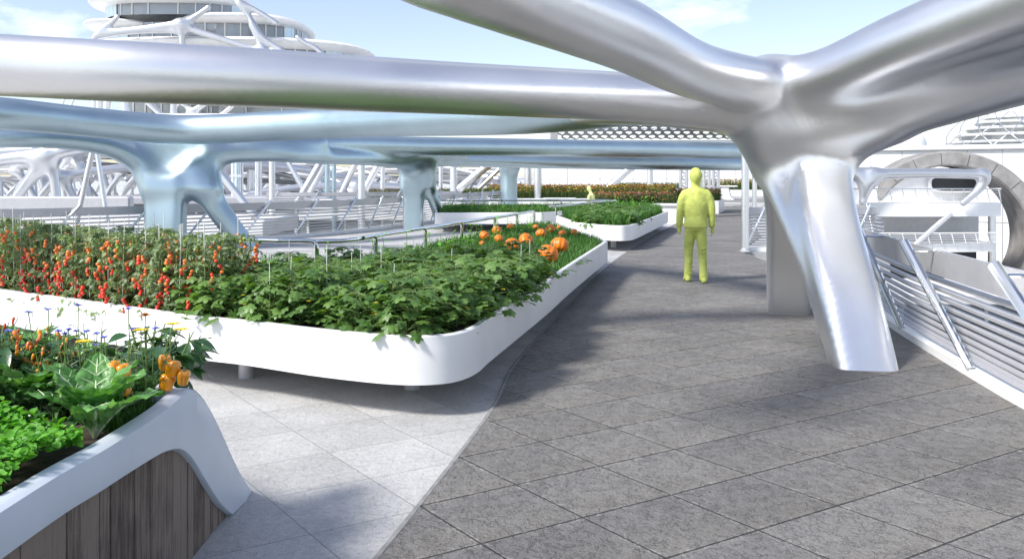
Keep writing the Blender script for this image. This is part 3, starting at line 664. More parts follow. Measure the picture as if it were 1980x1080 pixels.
# lattice mast left of the tower
o = empty('lattice_mast', tuple(W(190, 240, 80)), 0, 'thin steel lattice mast left of the tower, seen between the big canopy beams', 'mast')
OL2 = Vector(o.location)
for a, b_, r in (((183, 150), (183, 300), .28), ((192, 150), (192, 300), .28), ((160, 150), (128, 225), .12), ((150, 120), (112, 225), .12), ((210, 180), (200, 260), .3), ((240, 180), (250, 280), .35)):
    mb = MB(); mb.tube([W(*a, 80)-OL2, W(*b_, 80)-OL2], r, 10); autosmooth(mb.build('upright', M_['metal'], o))

# ---------------- white building in the middle and right ----------------
def facade(name, label, a, b, z0, z1, npan, thick=3, mt='white'):
    a = Vector((*a, 0)); b = Vector((*b, 0)); d = (b-a); L = d.length; ang = math.atan2(d.y, d.x); o = empty(name, (a.x, a.y, z0), ang, label, 'building')
    mb = MB(); mb.box((L/2, thick/2, (z1-z0)/2), (L, thick, z1-z0)); mb.build('wall', M_[mt], o)
    mb = MB(); mb.box((L/2, thick/2-.1, z1-z0+.15), (L+.2, thick+.3, .3), bev=.06); mb.build('coping', M_['slab'], o)
    for i in range(1, npan):
        mb = MB(); mb.box((L*i/npan, -.015, (z1-z0)/2), (.045, .03, z1-z0)); mb.build('panel_joint', M_['rail'], o)
    for zz in np.arange(1.5, z1-z0, 2.2):
        mb = MB(); mb.box((L/2, -.012, zz), (L, .024, .04)); mb.build('panel_joint', M_['rail'], o)
    return o
facade('building', 'long plain white building behind the orange flowers and the walking man', (2.5, 92), (40, 84), -9, 4.6, 11)
facade('building', 'white panelled building behind the concrete ring', (17.2, 54), (36, 42), -9, 3.15, 13)
# concrete ring
rc = W(1835, 457, 40); o = empty('concrete_ring', tuple(rc), R(-14), 'huge round board-marked concrete ring opening at the right', 'ring')
mb = MB(); n = 72; vs = []
for r, y in ((3.30, 0), (3.38, -.10), (3.92, -.10), (4.0, 0), (4.0, 2.8), (3.30, 2.8)):
    for k in range(n): t = 2*math.pi*k/n; vs.append((r*1.02*math.cos(t), y, r*math.sin(t)))
mb.add(vs, [(i*n+k, i*n+(k+1) % n, ((i+1) % 6)*n+(k+1) % n, ((i+1) % 6)*n+k) for i in range(6) for k in range(n)])
autosmooth(mb.build('ring', M_['conc'], o))
for k in range(20):
    t = 2*math.pi*(k+.3)/20; mb = MB(); mb.box((3.65*1.02*math.cos(t), -.105, 3.65*math.sin(t)), (.52, .012, .02), tilt=Matrix.Rotation(-t, 4, 'Y')); mb.build('joint', M_['dark'], o)
# terrace building inside the ring
o = empty('terrace_building', (19, 41, -9), 0, 'white terrace building with two balconies and a dark oval window before the concrete ring', 'building')
OT = Vector(o.location)
def slab(x0, x1, y, z0, z1, nm, mt='white', dep=5, bow=.35):
    mb = MB(); pts = []; n = 12
    for i in range(n+1):
        f = i/n; pts.append((x0+(x1-x0)*f-OT.x, y-bow*math.sin(f*math.pi)-OT.y, 0))
    poly = [(p[0], p[1]) for p in pts]+[(x1-OT.x, y+dep-OT.y), (x0-OT.x, y+dep-OT.y)]
    mb.prism(poly, z0-OT.z, z1-OT.z); return mb.build(nm, M_[mt], o)
YS = 38.0
def zz(py, Y=YS): return CH-(py-HY)/FPX*Y
xa, xb = W(1600, 0, YS).x, W(1936, 0, YS).x
slab(xa, xb, YS, zz(418), zz(392), 'balcony_slab'); slab(xa+1, xb-.1, YS+.2, zz(487), zz(470), 'balcony_slab'); slab(xa, xb, YS+.2, zz(575), zz(552), 'balcony_slab')
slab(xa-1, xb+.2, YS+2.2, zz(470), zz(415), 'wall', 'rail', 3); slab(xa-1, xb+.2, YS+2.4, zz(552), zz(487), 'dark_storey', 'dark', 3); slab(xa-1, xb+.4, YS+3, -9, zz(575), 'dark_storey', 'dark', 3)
slab(xa, xb+.2, YS+3.0, zz(395), zz(325, 41), 'wall', 'white', 2)
# dark oval window
wc = W(1848, 355, YS+2.6)-OT; mb = MB(); vs = []; n = 40
for r, yy in ((1.0, -.05), (.86, -.02), (.8, .25)):
    for k in range(n):
        t = 2*math.pi*k/n; ct, st = math.cos(t), math.sin(t); vs.append((wc.x+1.35*r*math.copysign(abs(ct)**.6, ct), wc.y+yy, wc.z+.42*r*math.copysign(abs(st)**.6, st)))
mb.add(vs, [(i*n+k, (i+1)*n+k, (i+1)*n+(k+1) % n, i*n+(k+1) % n) for i in range(2) for k in range(n)]); fw = autosmooth(mb.build('window_frame', M_['slab'], o))
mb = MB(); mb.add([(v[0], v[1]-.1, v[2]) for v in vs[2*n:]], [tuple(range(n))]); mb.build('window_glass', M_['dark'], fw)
for pya, pyb in ((365, 390), (450, 470)):
    for j in range(6):
        z = zz(pya)+(zz(pyb)-zz(pya))*j/6; mb = MB()
        pts = [(xa+(xb-xa)*i/12-OT.x, YS-.3*math.sin(i/12*math.pi)-OT.y+.02, z-OT.z) for i in range(13)]
        mb.tube(pts, .035 if j == 0 else .012, 6); mb.build('balcony_rail', M_['white'], o)
    for i in range(15):
        f = i/14; x = xa+(xb-xa)*f; mb = MB(); y = YS-.3*math.sin(f*math.pi)
        mb.tube([(x-OT.x, y-OT.y, zz(pyb)-OT.z), (x-.12-OT.x, y-OT.y, zz(pya)-OT.z)], .018, 6); mb.build('baluster', M_['white'], o)
for px in (1674, 1918):
    for p0, p1 in ((418, 470), (487, 552)):
        mb = MB(); q = W(px, 0, YS+.8); mb.tube([(q.x-OT.x, YS+.8-OT.y, zz(p1)-OT.z), (q.x-OT.x, YS+.8-OT.y, zz(p0)-OT.z)], .17, 14); autosmooth(mb.build('round_pillar', M_['metal'], o))
mb = MB(); mb.tube([W(1768, 474, YS-.2)-OT, W(1838, 412, YS-.2)-OT], .13, 12); autosmooth(mb.build('diagonal_brace', M_['metal'], o))
ch = [chain([(1590, 334, 37.6, .22), (1660, 334, 37.5, .26), (1700, 336, 37.4, .25), (1800, 335, 37.4, .22), (1900, 337, 37.4, .22)]),
      chain([(1688, 336, 37.4, .26), (1680, 350, 37.4, .3), (1672, 372, 37.4, .2), (1668, 392, 37.4, .18)]), chain([(1700, 340, 37.4, .2), (1688, 352, 37.4, .22)]),
      chain([(1900, 337, 37.4, .24), (1903, 348, 37.4, .26), (1888, 370, 37.4, .17), (1862, 392, 37.4, .15)]), chain([(1650, 336, 37.5, .2), (1664, 350, 37.4, .2), (1672, 370, 37.4, .15)])]
o2 = empty('arched_frame', tuple(W(1780, 392, 37.4)), 0, 'low white arched frame standing on the balcony in front of the oval window', 'frame')
b = sdf_obj('tubes', ch, M_['whitef'], vox=.06, k=.25); b.parent = o2; b.location = -o2.location
# lower terraces seen through the right railing
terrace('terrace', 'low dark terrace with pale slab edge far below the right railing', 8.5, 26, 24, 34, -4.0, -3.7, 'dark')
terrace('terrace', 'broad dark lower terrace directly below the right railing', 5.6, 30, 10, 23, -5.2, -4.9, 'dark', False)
terrace('terrace', 'narrow pale terrace ledge seen between the slats of the right railing', 7.5, 26, 15, 16.2, -4.2, -3.95, win=False)
terrace('terrace', 'rounded pale terrace corner beyond the right railing', 11, 24, 31, 36, -3.0, -2.6)
# lattice dome at right
DY = 105.0; o = empty('lattice_dome', tuple(W(1930, 300, DY)), 0, 'white tiered dome with criss-cross struts on the skyline at right', 'building'); OD = Vector(o.location)
def D_(px, py, dy=0): return W(px, py, DY+dy)-OD
for i, (x0, x1, y, th) in enumerate(((1840, 2080, 276, 5), (1852, 2070, 262, 5), (1868, 2060, 249, 5), (1885, 2050, 237, 4), (1905, 2040, 227, 4))):
    a, b_ = D_(x0, y), D_(x1, y); c_, hw = (a.x+b_.x)/2, (b_.x-a.x)/2; n = 40
    mb = MB(); mb.lathe([(hw*.97, -.15), (hw, 0), (hw*.97, .15)], (c_, 0, a.z), 48); mb.build('tier_slab', M_['white'], o)
    mb = MB(); mb.lathe([(hw*.88, -.75), (hw*.88, -.16)], (c_, 0, a.z), 48); mb.build('tier_glazing', M_['glass'], o)
cpx = 1960
lat = []
for i in range(9):
    t0 = math.pi*(1+i/8); 
    for s in (-1, 1):
        pts = []
        for f in np.linspace(0, 1, 5):
            t = t0+s*f*.55; rad = (8.2-3.4*f**1.6); pts.append((D_(cpx, 0).x+rad*math.cos(t), rad*math.sin(t), D_(0, 284).z+(f*4.1), .11))
        lat.append(dict(p=pts))
b = sdf_obj('lattice', lat, M_['whitef'], vox=.09, k=.15, parent=o)
# smaller white roofs left of the dome
terrace('terrace', 'low white rooftop pavilion left of the lattice dome', W(1700, 0, 80).x, W(1830, 0, 80).x, 80, 86, CH+2.3, CH+2.7, 'white')
o = empty('rooftop_drum', tuple(W(1755, 290, 78)), 0, 'small white rooftop drum with a domed cap on the skyline', 'drum')
mb = MB(); mb.lathe([(1.6, -.8), (1.6, .6), (1.45, 1.1), (1.0, 1.6), (.4, 1.85), (.02, 1.9)], n=32); autosmooth(mb.build('shell', M_['white'], o), 60)
mb = MB(); mb.lathe([(1.75, -.9), (1.75, -.75)], n=32); mb.build('base_rim', M_['rail'], o)
# ---------------- white raised beds ----------------
def inset(poly, d):
    P = np.array(poly); n = len(P); out = []
    for i in range(n):
        a, b, c = P[i-1], P[i], P[(i+1) % n]; t = (b-a)/max(np.linalg.norm(b-a), 1e-6)+(c-b)/max(np.linalg.norm(c-b), 1e-6); t /= max(np.linalg.norm(t), 1e-6)
        out.append(b+np.array([-t[1], t[0]])*d)
    return [tuple(p) for p in out]
def planter(label, poly, zb=.25, zt=.60, wall=.06, legs=(), soil=.06, group='white raised planter beds'):
    """poly counter-clockwise"""
    c = np.mean(poly, 0); o = empty('planter', (c[0], c[1], 0), 0, label, 'planter', group)
    P = [(x-c[0], y-c[1]) for x, y in poly]; n = len(P); I = inset(P, wall); b = .008; O2 = inset(P, b); I2 = inset(P, wall-b)
    rings = [(P, zb), (P, zt-b), (O2, zt), (I2, zt), (I, zt-b), (I, zb+.05)]
    vs = [(x, y, z) for ring, z in rings for x, y in ring]
    fs = [(i*n+k, i*n+(k+1) % n, (i+1)*n+(k+1) % n, (i+1)*n+k) for i in range(5) for k in range(n)]
    mb = MB(); mb.add(vs, fs); mb.add([(x, y, zb) for x, y in P], [tuple(range(n-1, -1, -1))]); autosmooth(mb.build('tray', M_['white'], o), 30)
    S = inset(P, wall*.9); mb = MB(); mb.add([(x, y, zt-soil) for x, y in S], [tuple(range(n))]); mb.build('soil', M_['soil'], o)
    for x, y in legs:
        mb = MB(); mb.tube([(x-c[0], y-c[1], .0), (x-c[0], y-c[1], zb+.001)], .065, 18); autosmooth(mb.build('leg', M_['rail'], o))
    return o
front = [(-9.6, 11.6), (-7.2, 9.9), (-5.2, 8.6), (-4.04, 7.88), (-2.71, 7.03), (-2.10, 6.73), (-1.51, 6.39), (-1.08, 6.19), (-.80, 6.10), (-.58, 6.10), (-.40, 6.20), (-.27, 6.45), (-.18, 6.85), (.05, 7.81), (.38, 9.2), (.72, 10.76), (1.19, 12.8)]
back = [(1.0, 20.6), (.56, 20.5), (-.30, 17.6), (-.86, 15.8), (-1.35, 14), (-1.83, 12.6), (-2.05, 11.7), (-2.6, 11.3), (-3.4, 11.4), (-5.26, 12.6), (-8.6, 14.6)]
poly1 = [tuple(p) for p in spline(front, 4)]+[(1.66, 14.82)]+[tuple(p) for p in spline(back, 4)]
planter('large white raised bed with rounded corner holding the tomatoes, cucumbers and pumpkins', poly1, legs=[(-2.30, 7.38), (-.82, 7.0), (.3, 10.6), (-4.6, 9.4), (-1.9, 9.6), (.9, 14.2), (-.4, 13)])
p2 = [tuple(p) for p in spline([(1.55, 20.6), (2.0, 19.75), (2.35, 19.42), (2.62, 19.45), (2.86, 19.9), (3.55, 22.2), (4.92, 26.9)], 4)]+[(4.6, 29.5), (3.7, 30), (1.25, 24.2)]
planter('second white raised bed further along the path, with low cucumber plants', p2, legs=[(2.45, 20.6), (4.2, 26)])
planter('third white raised bed with a straight front, holding only grass and seedlings', [(-2.35, 26), (.9, 26.2), (1.4, 26.8), (3.55, 30.8), (-2.6, 30.2)])
p4 = [(-1.1, 42), (3, 41.6), (7.2, 42), (8.6, 44), (9.4, 50), (1, 52), (-1.6, 50)]
planter('long white raised bed filled with orange flowers', p4, zb=.02)
planter('white raised bed with pinkish and orange flowers right of the waste seat', [(2.9, 32.2), (6.1, 32), (6.6, 33), (7.2, 36.5), (3.6, 37)], zb=.02)
planter('low white raised bed with dark red flowers just left of the walking man', [(7.0, 38.2), (9.2, 38), (10.2, 41), (7.6, 41.4)], zb=.02)
planter('far white raised bed with green and orange flowers right of the walking man', [(13.2, 57), (21, 56), (22, 62), (13.6, 62.5)], zb=.02, zt=.75)
planter('far white raised bed with yellowed grass seen through the arch of the second column', [(-5.0, 46.5), (-1.2, 46.5), (-1.2, 50), (-5.2, 50)], zb=.02)
planter('farthest thin white bed of low grass in front of the long white building', [(7.5, 66), (13, 65), (13.2, 68), (7.5, 68.5)], zb=.02, zt=.7)
# flared white foot wall at the end of the flowers
for (x, y, lb, s_) in ((6.0, 31.0, 'white flared bench foot at the path edge left of the walking man', 1), (13.0, 52, 'distant white bench with a tapered dark cut-out beside the steps', 1.6)):
    o = empty('bench', (x, y, 0), R(-20), lb, 'bench'); mb = MB()
    pr_ = [(-.5, 0), (.55, 0), (.42, .08), (.2, .3), (.12, .62), (-.5, .62)]; n = len(pr_)
    vs = [(u*s_, v_, w*s_) for v_ in (-.35, .35) for u, w in pr_]; mb.add(vs, [tuple(range(n)), tuple(range(2*n-1, n-1, -1))]+[(i, n+i, n+(i+1) % n, (i+1) % n) for i in range(n)])
    autosmooth(mb.build('foot', M_['white'], o)); mb = MB(); mb.box((-.2*s_, 0, .66*s_), (1.3*s_, .9, .08), bev=.03); mb.build('seat', M_['white'], o)
# low pod bench with dark opening
o = empty('bench', (1.9, 29.0+2.5, 0), 0, 'white pod bench with a dark oval opening behind the handrails', 'bench')
mb = MB(); pr_ = [(-.72, .0), (-.66, .5), (-.85, .86), (-.7, .9), (.45, .9), (.62, .5), (.75, 0)]; n = len(pr_)
vs = [(u, v_, w) for v_ in (-.35, .35) for u, w in pr_]; mb.add(vs, [tuple(range(n)), tuple(range(2*n-1, n-1, -1))]+[(i, n+i, n+(i+1) % n, (i+1) % n) for i in range(n)]); mb.build('shell', M_['white'], o)
mb = MB(); vs = []
for yy in (-.36, -.30):
    for k in range(24): t = 2*math.pi*k/24; vs.append((-.05+.42*math.copysign(abs(math.cos(t))**.6, math.cos(t)), yy, .5+.2*math.sin(t)))
mb.add(vs, [(k, (k+1) % 24, 24+(k+1) % 24, 24+k) for k in range(24)]+[tuple(range(23, -1, -1))]); mb.build('opening', M_['dark'], o)

# steps at the far end of the path
for i, (y, z) in enumerate(((46, .12), (50, .24), (54, .36))):
    mb = MB(); mb.box((15.2+(y-46)*.35, y+6-i*2, z/2+.01), (9, 12-i*4+.2, z), rz=R(-12)); tag(mb.build('step', M_['edge' if i % 2 else 'light']), kind='structure')

# ---------------- chrome handrails on the beds ----------------
def handrail(label, P, posts, r=.032, drop=.28, end=True):
    """P list of (x,y,z); posts list of arc distances where the tube bends down"""
    c = spline(P, 8); d = np.concatenate([[0], np.cumsum(np.linalg.norm(np.diff(c, axis=0), axis=1))]); at = lambda s: Vector([float(np.interp(s, d, c[:, i])) for i in range(3)])
    o = empty('handrail', tuple(at(d[-1]/2)), 0, label, 'handrail', 'chrome handrails along the beds'); O = Vector(o.location)
    pts = [at(s)-O for s in np.linspace(0, d[-1], max(8, int(d[-1]/.3)))]
    if end:
        e = pts[-1]; t = (pts[-1]-pts[-2]).normalized(); pts += [e+t*.06+Vector((0, 0, -.012)), e+t*.11+Vector((0, 0, -.05)), e+t*.13+Vector((0, 0, -.11)), e+t*.13+Vector((0, 0, -drop))]
    mb = MB(); mb.tube(pts, r, 12); autosmooth(mb.build('rail', M_['chrome'], o), 60)
    for s in posts:
        s = s*d[-1]; a = at(s)-O; t = (at(s+.1)-at(s-.05)).normalized(); Z = Vector((0, 0, 1)); sd = t.cross(Z)*.035
        mb = MB(); mb.tube([a+sd-t*.5+Z*.015, a+sd-t*.12+Z*.015, a+sd-t*.04+Z*.0, a+sd-t*.0-Z*.045, a+sd-Z*.10, a+sd-Z*drop], r*.9, 12); autosmooth(mb.build('post', M_['chrome'], o), 60)
    return o
handrail('long chrome handrail curving behind the tomatoes and cucumbers', [(-11, 16, .88), (-8.6, 14.4, .88), (-5.26, 12.6, .88), (-3.4, 11.4, .88), (-2.25, 11.25, .88), (-1.83, 12.6, .88), (-1.35, 14.1, .88), (-.86, 15.8, .88), (-.1, 18.2, .88), (.50, 20.3, .88)], [.26, .38, .50, .56, .655, .745, .84, .92])
handrail('short chrome handrail on the second bed, rising to the right', [(1.16, 23.95, .86), (1.9, 25.7, .86), (2.8, 27.8, .86), (3.6, 29.7, .86)], [.02, .42, .62, .85], drop=.34)
handrail('straight chrome handrail along the rear of the grass-only bed', [(-2.2, 29.7, .86), (0, 29.7, .86), (3.4, 29.8, .86)], [.0, .35, .7], end=False)

# ---------------- near wood-clad planter ----------------
o = empty('wooden_planter', (-1.45, 3.0, 0), 0, 'wood-clad planter with a pale grey shell rim, nearest the camera at bottom left', 'planter'); ON = Vector(o.location)
topc = spline([(-1.2, .80), (0.5, .80), (2.42, .812), (3.05, .79), (3.5, .785), (3.72, .800), (3.83, .795), (3.93, .755), (4.06, .665), (4.22, .51), (4.40, .315), (4.57, .145), (4.74, 0.004)], 8)
botc = spline([(-1.2, .655), (0.5, .655), (2.42, .665), (3.02, .638), (3.42, .612), (3.58, .59), (3.70, .555), (3.79, .505), (3.88, .43), (4.02, .295), (4.18, .15), (4.30, .06), (4.385, 0.004)], 8)
n = len(topc); th = .055
def shellx(y, z): return -1.45-.02*max(0, (z-.4))+.03*math.sin(y*1.3)*0
mb = MB(); vs = []
for i in range(n):
    (yt, zt), (yb, zb) = topc[i], botc[i]
    for (y, z, x) in ((yb, zb, -1.452), (yb*.97+yt*.03, zb*.97+zt*.03, -1.438), ((yb+yt)/2, (zb+zt)/2, -1.425), (yt*.93+yb*.07, zt*.93+zb*.07, -1.438), (yt, zt-.004, -1.455), (yt, zt, -1.47), (yt, zt, -1.50), (yt-.012, zt-.02, -1.512), (yt-.015, zt-.10, -1.515), (yb, zb, -1.51)):
        vs.append((x-ON.x, y-ON.y, z))
K = 10
fs = [(i*K+k, i*K+(k+1) % K, (i+1)*K+(k+1) % K, (i+1)*K+k) for i in range(n-1) for k in range(K)]+[tuple((n-1)*K+k for k in range(K))]
mb.add(vs, [tuple(reversed(f)) for f in fs]); autosmooth(mb.build('side_shell', M_['shell'], o), 40)
# the far end: same profile running left
mb = MB(); vs = []; ends = [(x, y, z) for x, y, z in [(0, 0, 0)]]
prof_e = spline([(3.70, .70), (3.74, .79), (3.83, .795), (3.93, .755), (4.06, .665), (4.22, .51), (4.40, .315), (4.57, .145), (4.74, 0.004)], 4)
for x in (-1.455, -2.4, -4.2):
    for y, z in prof_e: vs.append((x-ON.x, y-ON.y-(0 if x > -2 else .0), z))
m = len(prof_e); mb.add(vs, [(i*m+k, i*m+k+1, (i+1)*m+k+1, (i+1)*m+k) for i in range(2) for k in range(m-1)]); autosmooth(mb.build('end_shell', M_['shell'], o), 40)
# planks: boards of uneven width, upright, following the shell's lower edge
wood = mat('weathered_grey_boards', (.125, .105, .092), .8, 0); nt = wood.node_tree; N = nt.nodes; L = nt.links
t = N.new('ShaderNodeTexCoord'); mp1 = N.new('ShaderNodeMapping'); mp1.inputs['Scale'].default_value = (14, 22, 1.1); L.new(t.outputs['Object'], mp1.inputs[0])
n1 = N.new('ShaderNodeTexNoise'); n1.inputs['Scale'].default_value = 3.2; n1.inputs['Detail'].default_value = 9; n1.inputs['Roughness'].default_value = .68; L.new(mp1.outputs[0], n1.inputs[0])
n2 = N.new('ShaderNodeTexNoise'); n2.inputs['Scale'].default_value = 6; n2.inputs['Detail'].default_value = 5; L.new(t.outputs['Object'], n2.inputs[0])
gi = N.new('ShaderNodeNewGeometry'); ma = N.new('ShaderNodeMath'); ma.operation = 'MULTIPLY_ADD'; ma.inputs[1].default_value = .35; L.new(gi.outputs['Random Per Island'], ma.inputs[0]); L.new(n1.outputs[0], ma.inputs[2])
mb_ = N.new('ShaderNodeMath'); mb_.operation = 'MULTIPLY_ADD'; mb_.inputs[1].default_value = .5; L.new(n2.outputs[0], mb_.inputs[0]); L.new(ma.outputs[0], mb_.inputs[2])
rp = N.new('ShaderNodeValToRGB'); e = rp.color_ramp.elements; e[0].position = .52; e[0].color = (.022, .015, .011, 1); e[1].position = 1.0; e[1].color = (.25, .20, .16, 1); q = e.new(.74); q.color = (.105, .078, .06, 1)
L.new(mb_.outputs[0], rp.inputs[0]); L.new(rp.outputs[0], N['Principled BSDF'].inputs['Base Color'])
bp = N.new('ShaderNodeBump'); bp.inputs['Distance'].default_value = .012; L.new(n1.outputs[0], bp.inputs['Height']); L.new(bp.outputs[0], N['Principled BSDF'].inputs['Normal'])
mb = MB(); y = -1.0; rr = random.Random(3)
while y < 4.36:
    w = rr.uniform(.07, .15) if y < 3.6 else rr.uniform(.055, .09); y1 = min(y+w, 4.37)
    f = lambda q: float(np.interp(q, botc[:, 0], botc[:, 1])); za, zb2 = f(y)+.02, f(y1)+.02; x0 = -1.462-rr.uniform(0, .006); g = .0022
    if y1-y > .02:
        vs = [(x0, y+g, 0.002), (x0, y1-g, .002), (x0, y1-g, zb2), (x0, y+g, za), (x0-.03, y+g, .002), (x0-.03, y1-g, .002), (x0-.03, y1-g, zb2), (x0-.03, y+g, za)]
        mb.add([(a-ON.x, b-ON.y, c) for a, b, c in vs], [(0, 1, 2, 3), (0, 3, 7, 4), (1, 5, 6, 2), (3, 2, 6, 7), (5, 4, 7, 6)])
    y = y1
mb.build('wood_cladding', wood, o)
mb = MB(); mb.box((-1.50-ON.x, 1.45-ON.y, .29), (.02, 4.8, .56)); mb.build('backing_board', M_['dark'], o)
mb = MB(); mb.box((-2.85-ON.x, 1.3-ON.y, .70), (2.66, 5.0, .06)); mb.build('soil', M_['soil'], o)
# ---------------- leaf kit ----------------
def leaf_tmpl(outline, cup=.15, droop=.25, fold=.12):
    """outline: half profile [(t along 0..1, half width)], leaf along +x, returns verts, tris-ish"""
    L = len(outline); V = []; 
    for t, w in outline:
        z = -droop*t*t
        V += [(t, -w, z+fold*w*1.0), (t, 0, z), (t, w, z+fold*w*1.0)]
    F = []
    for i in range(L-1):
        a = i*3; b = a+3; F += [(a, b, b+1, a+1), (a+1, b+1, b+2, a+2)]
    return np.array(V), np.array(F)
def lobed_tmpl(n=5, droop=.3, notch=.66):
    """broad lobed leaf, stalk at origin, centre at (.45,0), quads (degenerate-free fan as quads)"""
    P = [(0.12, 0)]; K = 4*n
    pts = []
    for k in range(K+1):
        a = -2.55+5.1*k/K; lob = (1+math.cos((a)*n*2*math.pi/5.1))/2*0+abs(math.cos(a*n*math.pi/5.1+(0 if n % 2 else math.pi/2)))
        r = .5*(notch+(1-notch)*lob)*(1.0+.22*math.cos(a)); pts.append((.42+r*math.cos(a), r*math.sin(a)*1.02))
    c = (.42, 0, .02); V = [c, (.1, 0, -.02)]; 
    for x, y in pts: V.append((x, y, -droop*((x-.42)**2+y*y)*1.2+.02*math.sin(x*17+y*23)))
    mid = len(V)
    for x, y in pts: V.append((.42+(x-.42)*.5, y*.5, .035 if False else -.02+.02*math.cos(x*20)))
    F = []; m = len(pts)
    for i in range(m-1): F.append((2+i, 2+i+1, mid+i+1, mid+i)); F.append((mid+i, mid+i+1, 0, 0))
    F.append((1, 2, mid, 0)); F.append((2+m-1, 1, 0, mid+m-1))
    return np.array(V, float), [tuple(dict.fromkeys(f)) for f in F]
LEAF_OVATE = leaf_tmpl([(0, .01), (.12, .16), (.3, .27), (.5, .29), (.7, .22), (.87, .10), (1, .0)], droop=.28, fold=.35)
LEAF_LANCE = leaf_tmpl([(0, .01), (.25, .10), (.5, .13), (.75, .09), (1, .0)], droop=.35, fold=.4)
LEAF_CRINK = leaf_tmpl([(0, .04), (.15, .10), (.28, .22), (.42, .29), (.56, .33), (.7, .32), (.84, .25), (.95, .12), (1, .02)], droop=.35, fold=.3)
LEAF_ROUND = leaf_tmpl([(0, .03), (.3, .30), (.65, .36), (.92, .2), (1, .03)], droop=.2, fold=.35)
LEAF_LOBE = lobed_tmpl()
def place(tm, M, jit=0, r=None):
    V, F = tm; H = np.c_[V, np.ones(len(V))]@np.array(M).T
    return H[:, :3]
class LB:
    """fast leaf collector"""
    def __init__(s): s.v = []; s.f = []; s.m = []; s.n = 0
    def leaf(s, tm, pos, yaw, pitch, size, roll=0, wid=1, m=0, jit=0):
        M = Matrix.Translation(pos) @ Matrix.Rotation(yaw, 4, 'Z') @ Matrix.Rotation(-pitch, 4, 'Y') @ Matrix.Rotation(roll, 4, 'X') @ Matrix.Diagonal((size, size*wid, size, 1))
        v = place(tm, M)
        if jit: v = v+rng.normal(0, jit*size, v.shape)
        s.v.append(v); s.f += [tuple(int(i)+s.n for i in f) for f in tm[1]]; s.m += [m]*len(tm[1]); s.n += len(v)
    def mb(s, mb, m=0):
        s.v.append(np.array(mb.v)); s.f += [tuple(i+s.n for i in f) for f in mb.f]; s.m += [m]*len(mb.f); s.n += len(mb.v)
    def build(s, name, mats, parent=None, smooth=True, link=True): return mesh_np(name, np.concatenate(s.v), s.f, mats, parent, smooth, s.m, link=link)
U = random.uniform
M_['cuke'] = leaf_mat('cucumber_leaf', (.032, .092, .022), (.20, .34, .09), .42, .3, nscale=30)
M_['tom'] = leaf_mat('tomato_leaf', (.12, .18, .09), (.34, .43, .26), .6, .3, nscale=40)
M_['stem'] = mat('green_stem', (.14, .22, .06), .6)
M_['grass'] = leaf_mat('grass_blade', (.035, .11, .02), (.10, .24, .045), .5, .3, nscale=4)
M_['bright'] = leaf_mat('seedling_leaf', (.13, .42, .03), (.28, .65, .07), .45, .4, nscale=20)
M_['pepper'] = leaf_mat('pepper_leaf', (.022, .075, .025), (.075, .17, .055), .3, .2, spec=.6, nscale=25)
M_['chard'] = leaf_mat('chard_leaf', (.06, .20, .04), (.24, .48, .16), .35, .3, nscale=22)
M_['rib'] = mat('pale_leaf_rib', (.55, .65, .42), .5)
M_['lett'] = leaf_mat('lettuce_leaf', (.05, .22, .015), (.20, .50, .06), .45, .35, nscale=18)
M_['herb'] = leaf_mat('herb_leaf', (.10, .15, .10), (.26, .33, .24), .6, .2, nscale=60)
M_['string'] = mat('white_string', (.70, .70, .66), .7)
M_['red'] = mat('red_tomato_skin', (.72, .05, .025), .22, nscale=8, namp=.3)
M_['orange_t'] = mat('orange_tomato_skin', (.80, .20, .04), .22, nscale=8, namp=.3)
M_['green_t'] = mat('green_tomato_skin', (.26, .38, .05), .25, nscale=8, namp=.3)
M_['pump'] = mat('pumpkin_skin', (.72, .19, .012), .38, nscale=9, namp=.22, bump=.003, bscale=40)
M_['pstem'] = mat('dry_pumpkin_stem', (.16, .14, .06), .8)
M_['bell'] = mat('orange_pepper_skin', (.80, .30, .01), .16, coat=.4, nscale=6, namp=.15)
M_['chili'] = mat('red_chili_skin', (.62, .06, .015), .2, coat=.3)
M_['ylw'] = mat('yellow_petal', (.80, .60, .03), .6); M_['orp'] = mat('orange_petal', (.50, .20, .03), .6); M_['redp'] = mat('rust_petal', (.42, .10, .04), .6)
M_['pink'] = mat('pink_petal', (.55, .28, .22), .6); M_['blue'] = mat('blue_petal', (.22, .25, .72), .6)
M_['tagw'] = mat('white_plant_tag', (.75, .75, .70), .5)

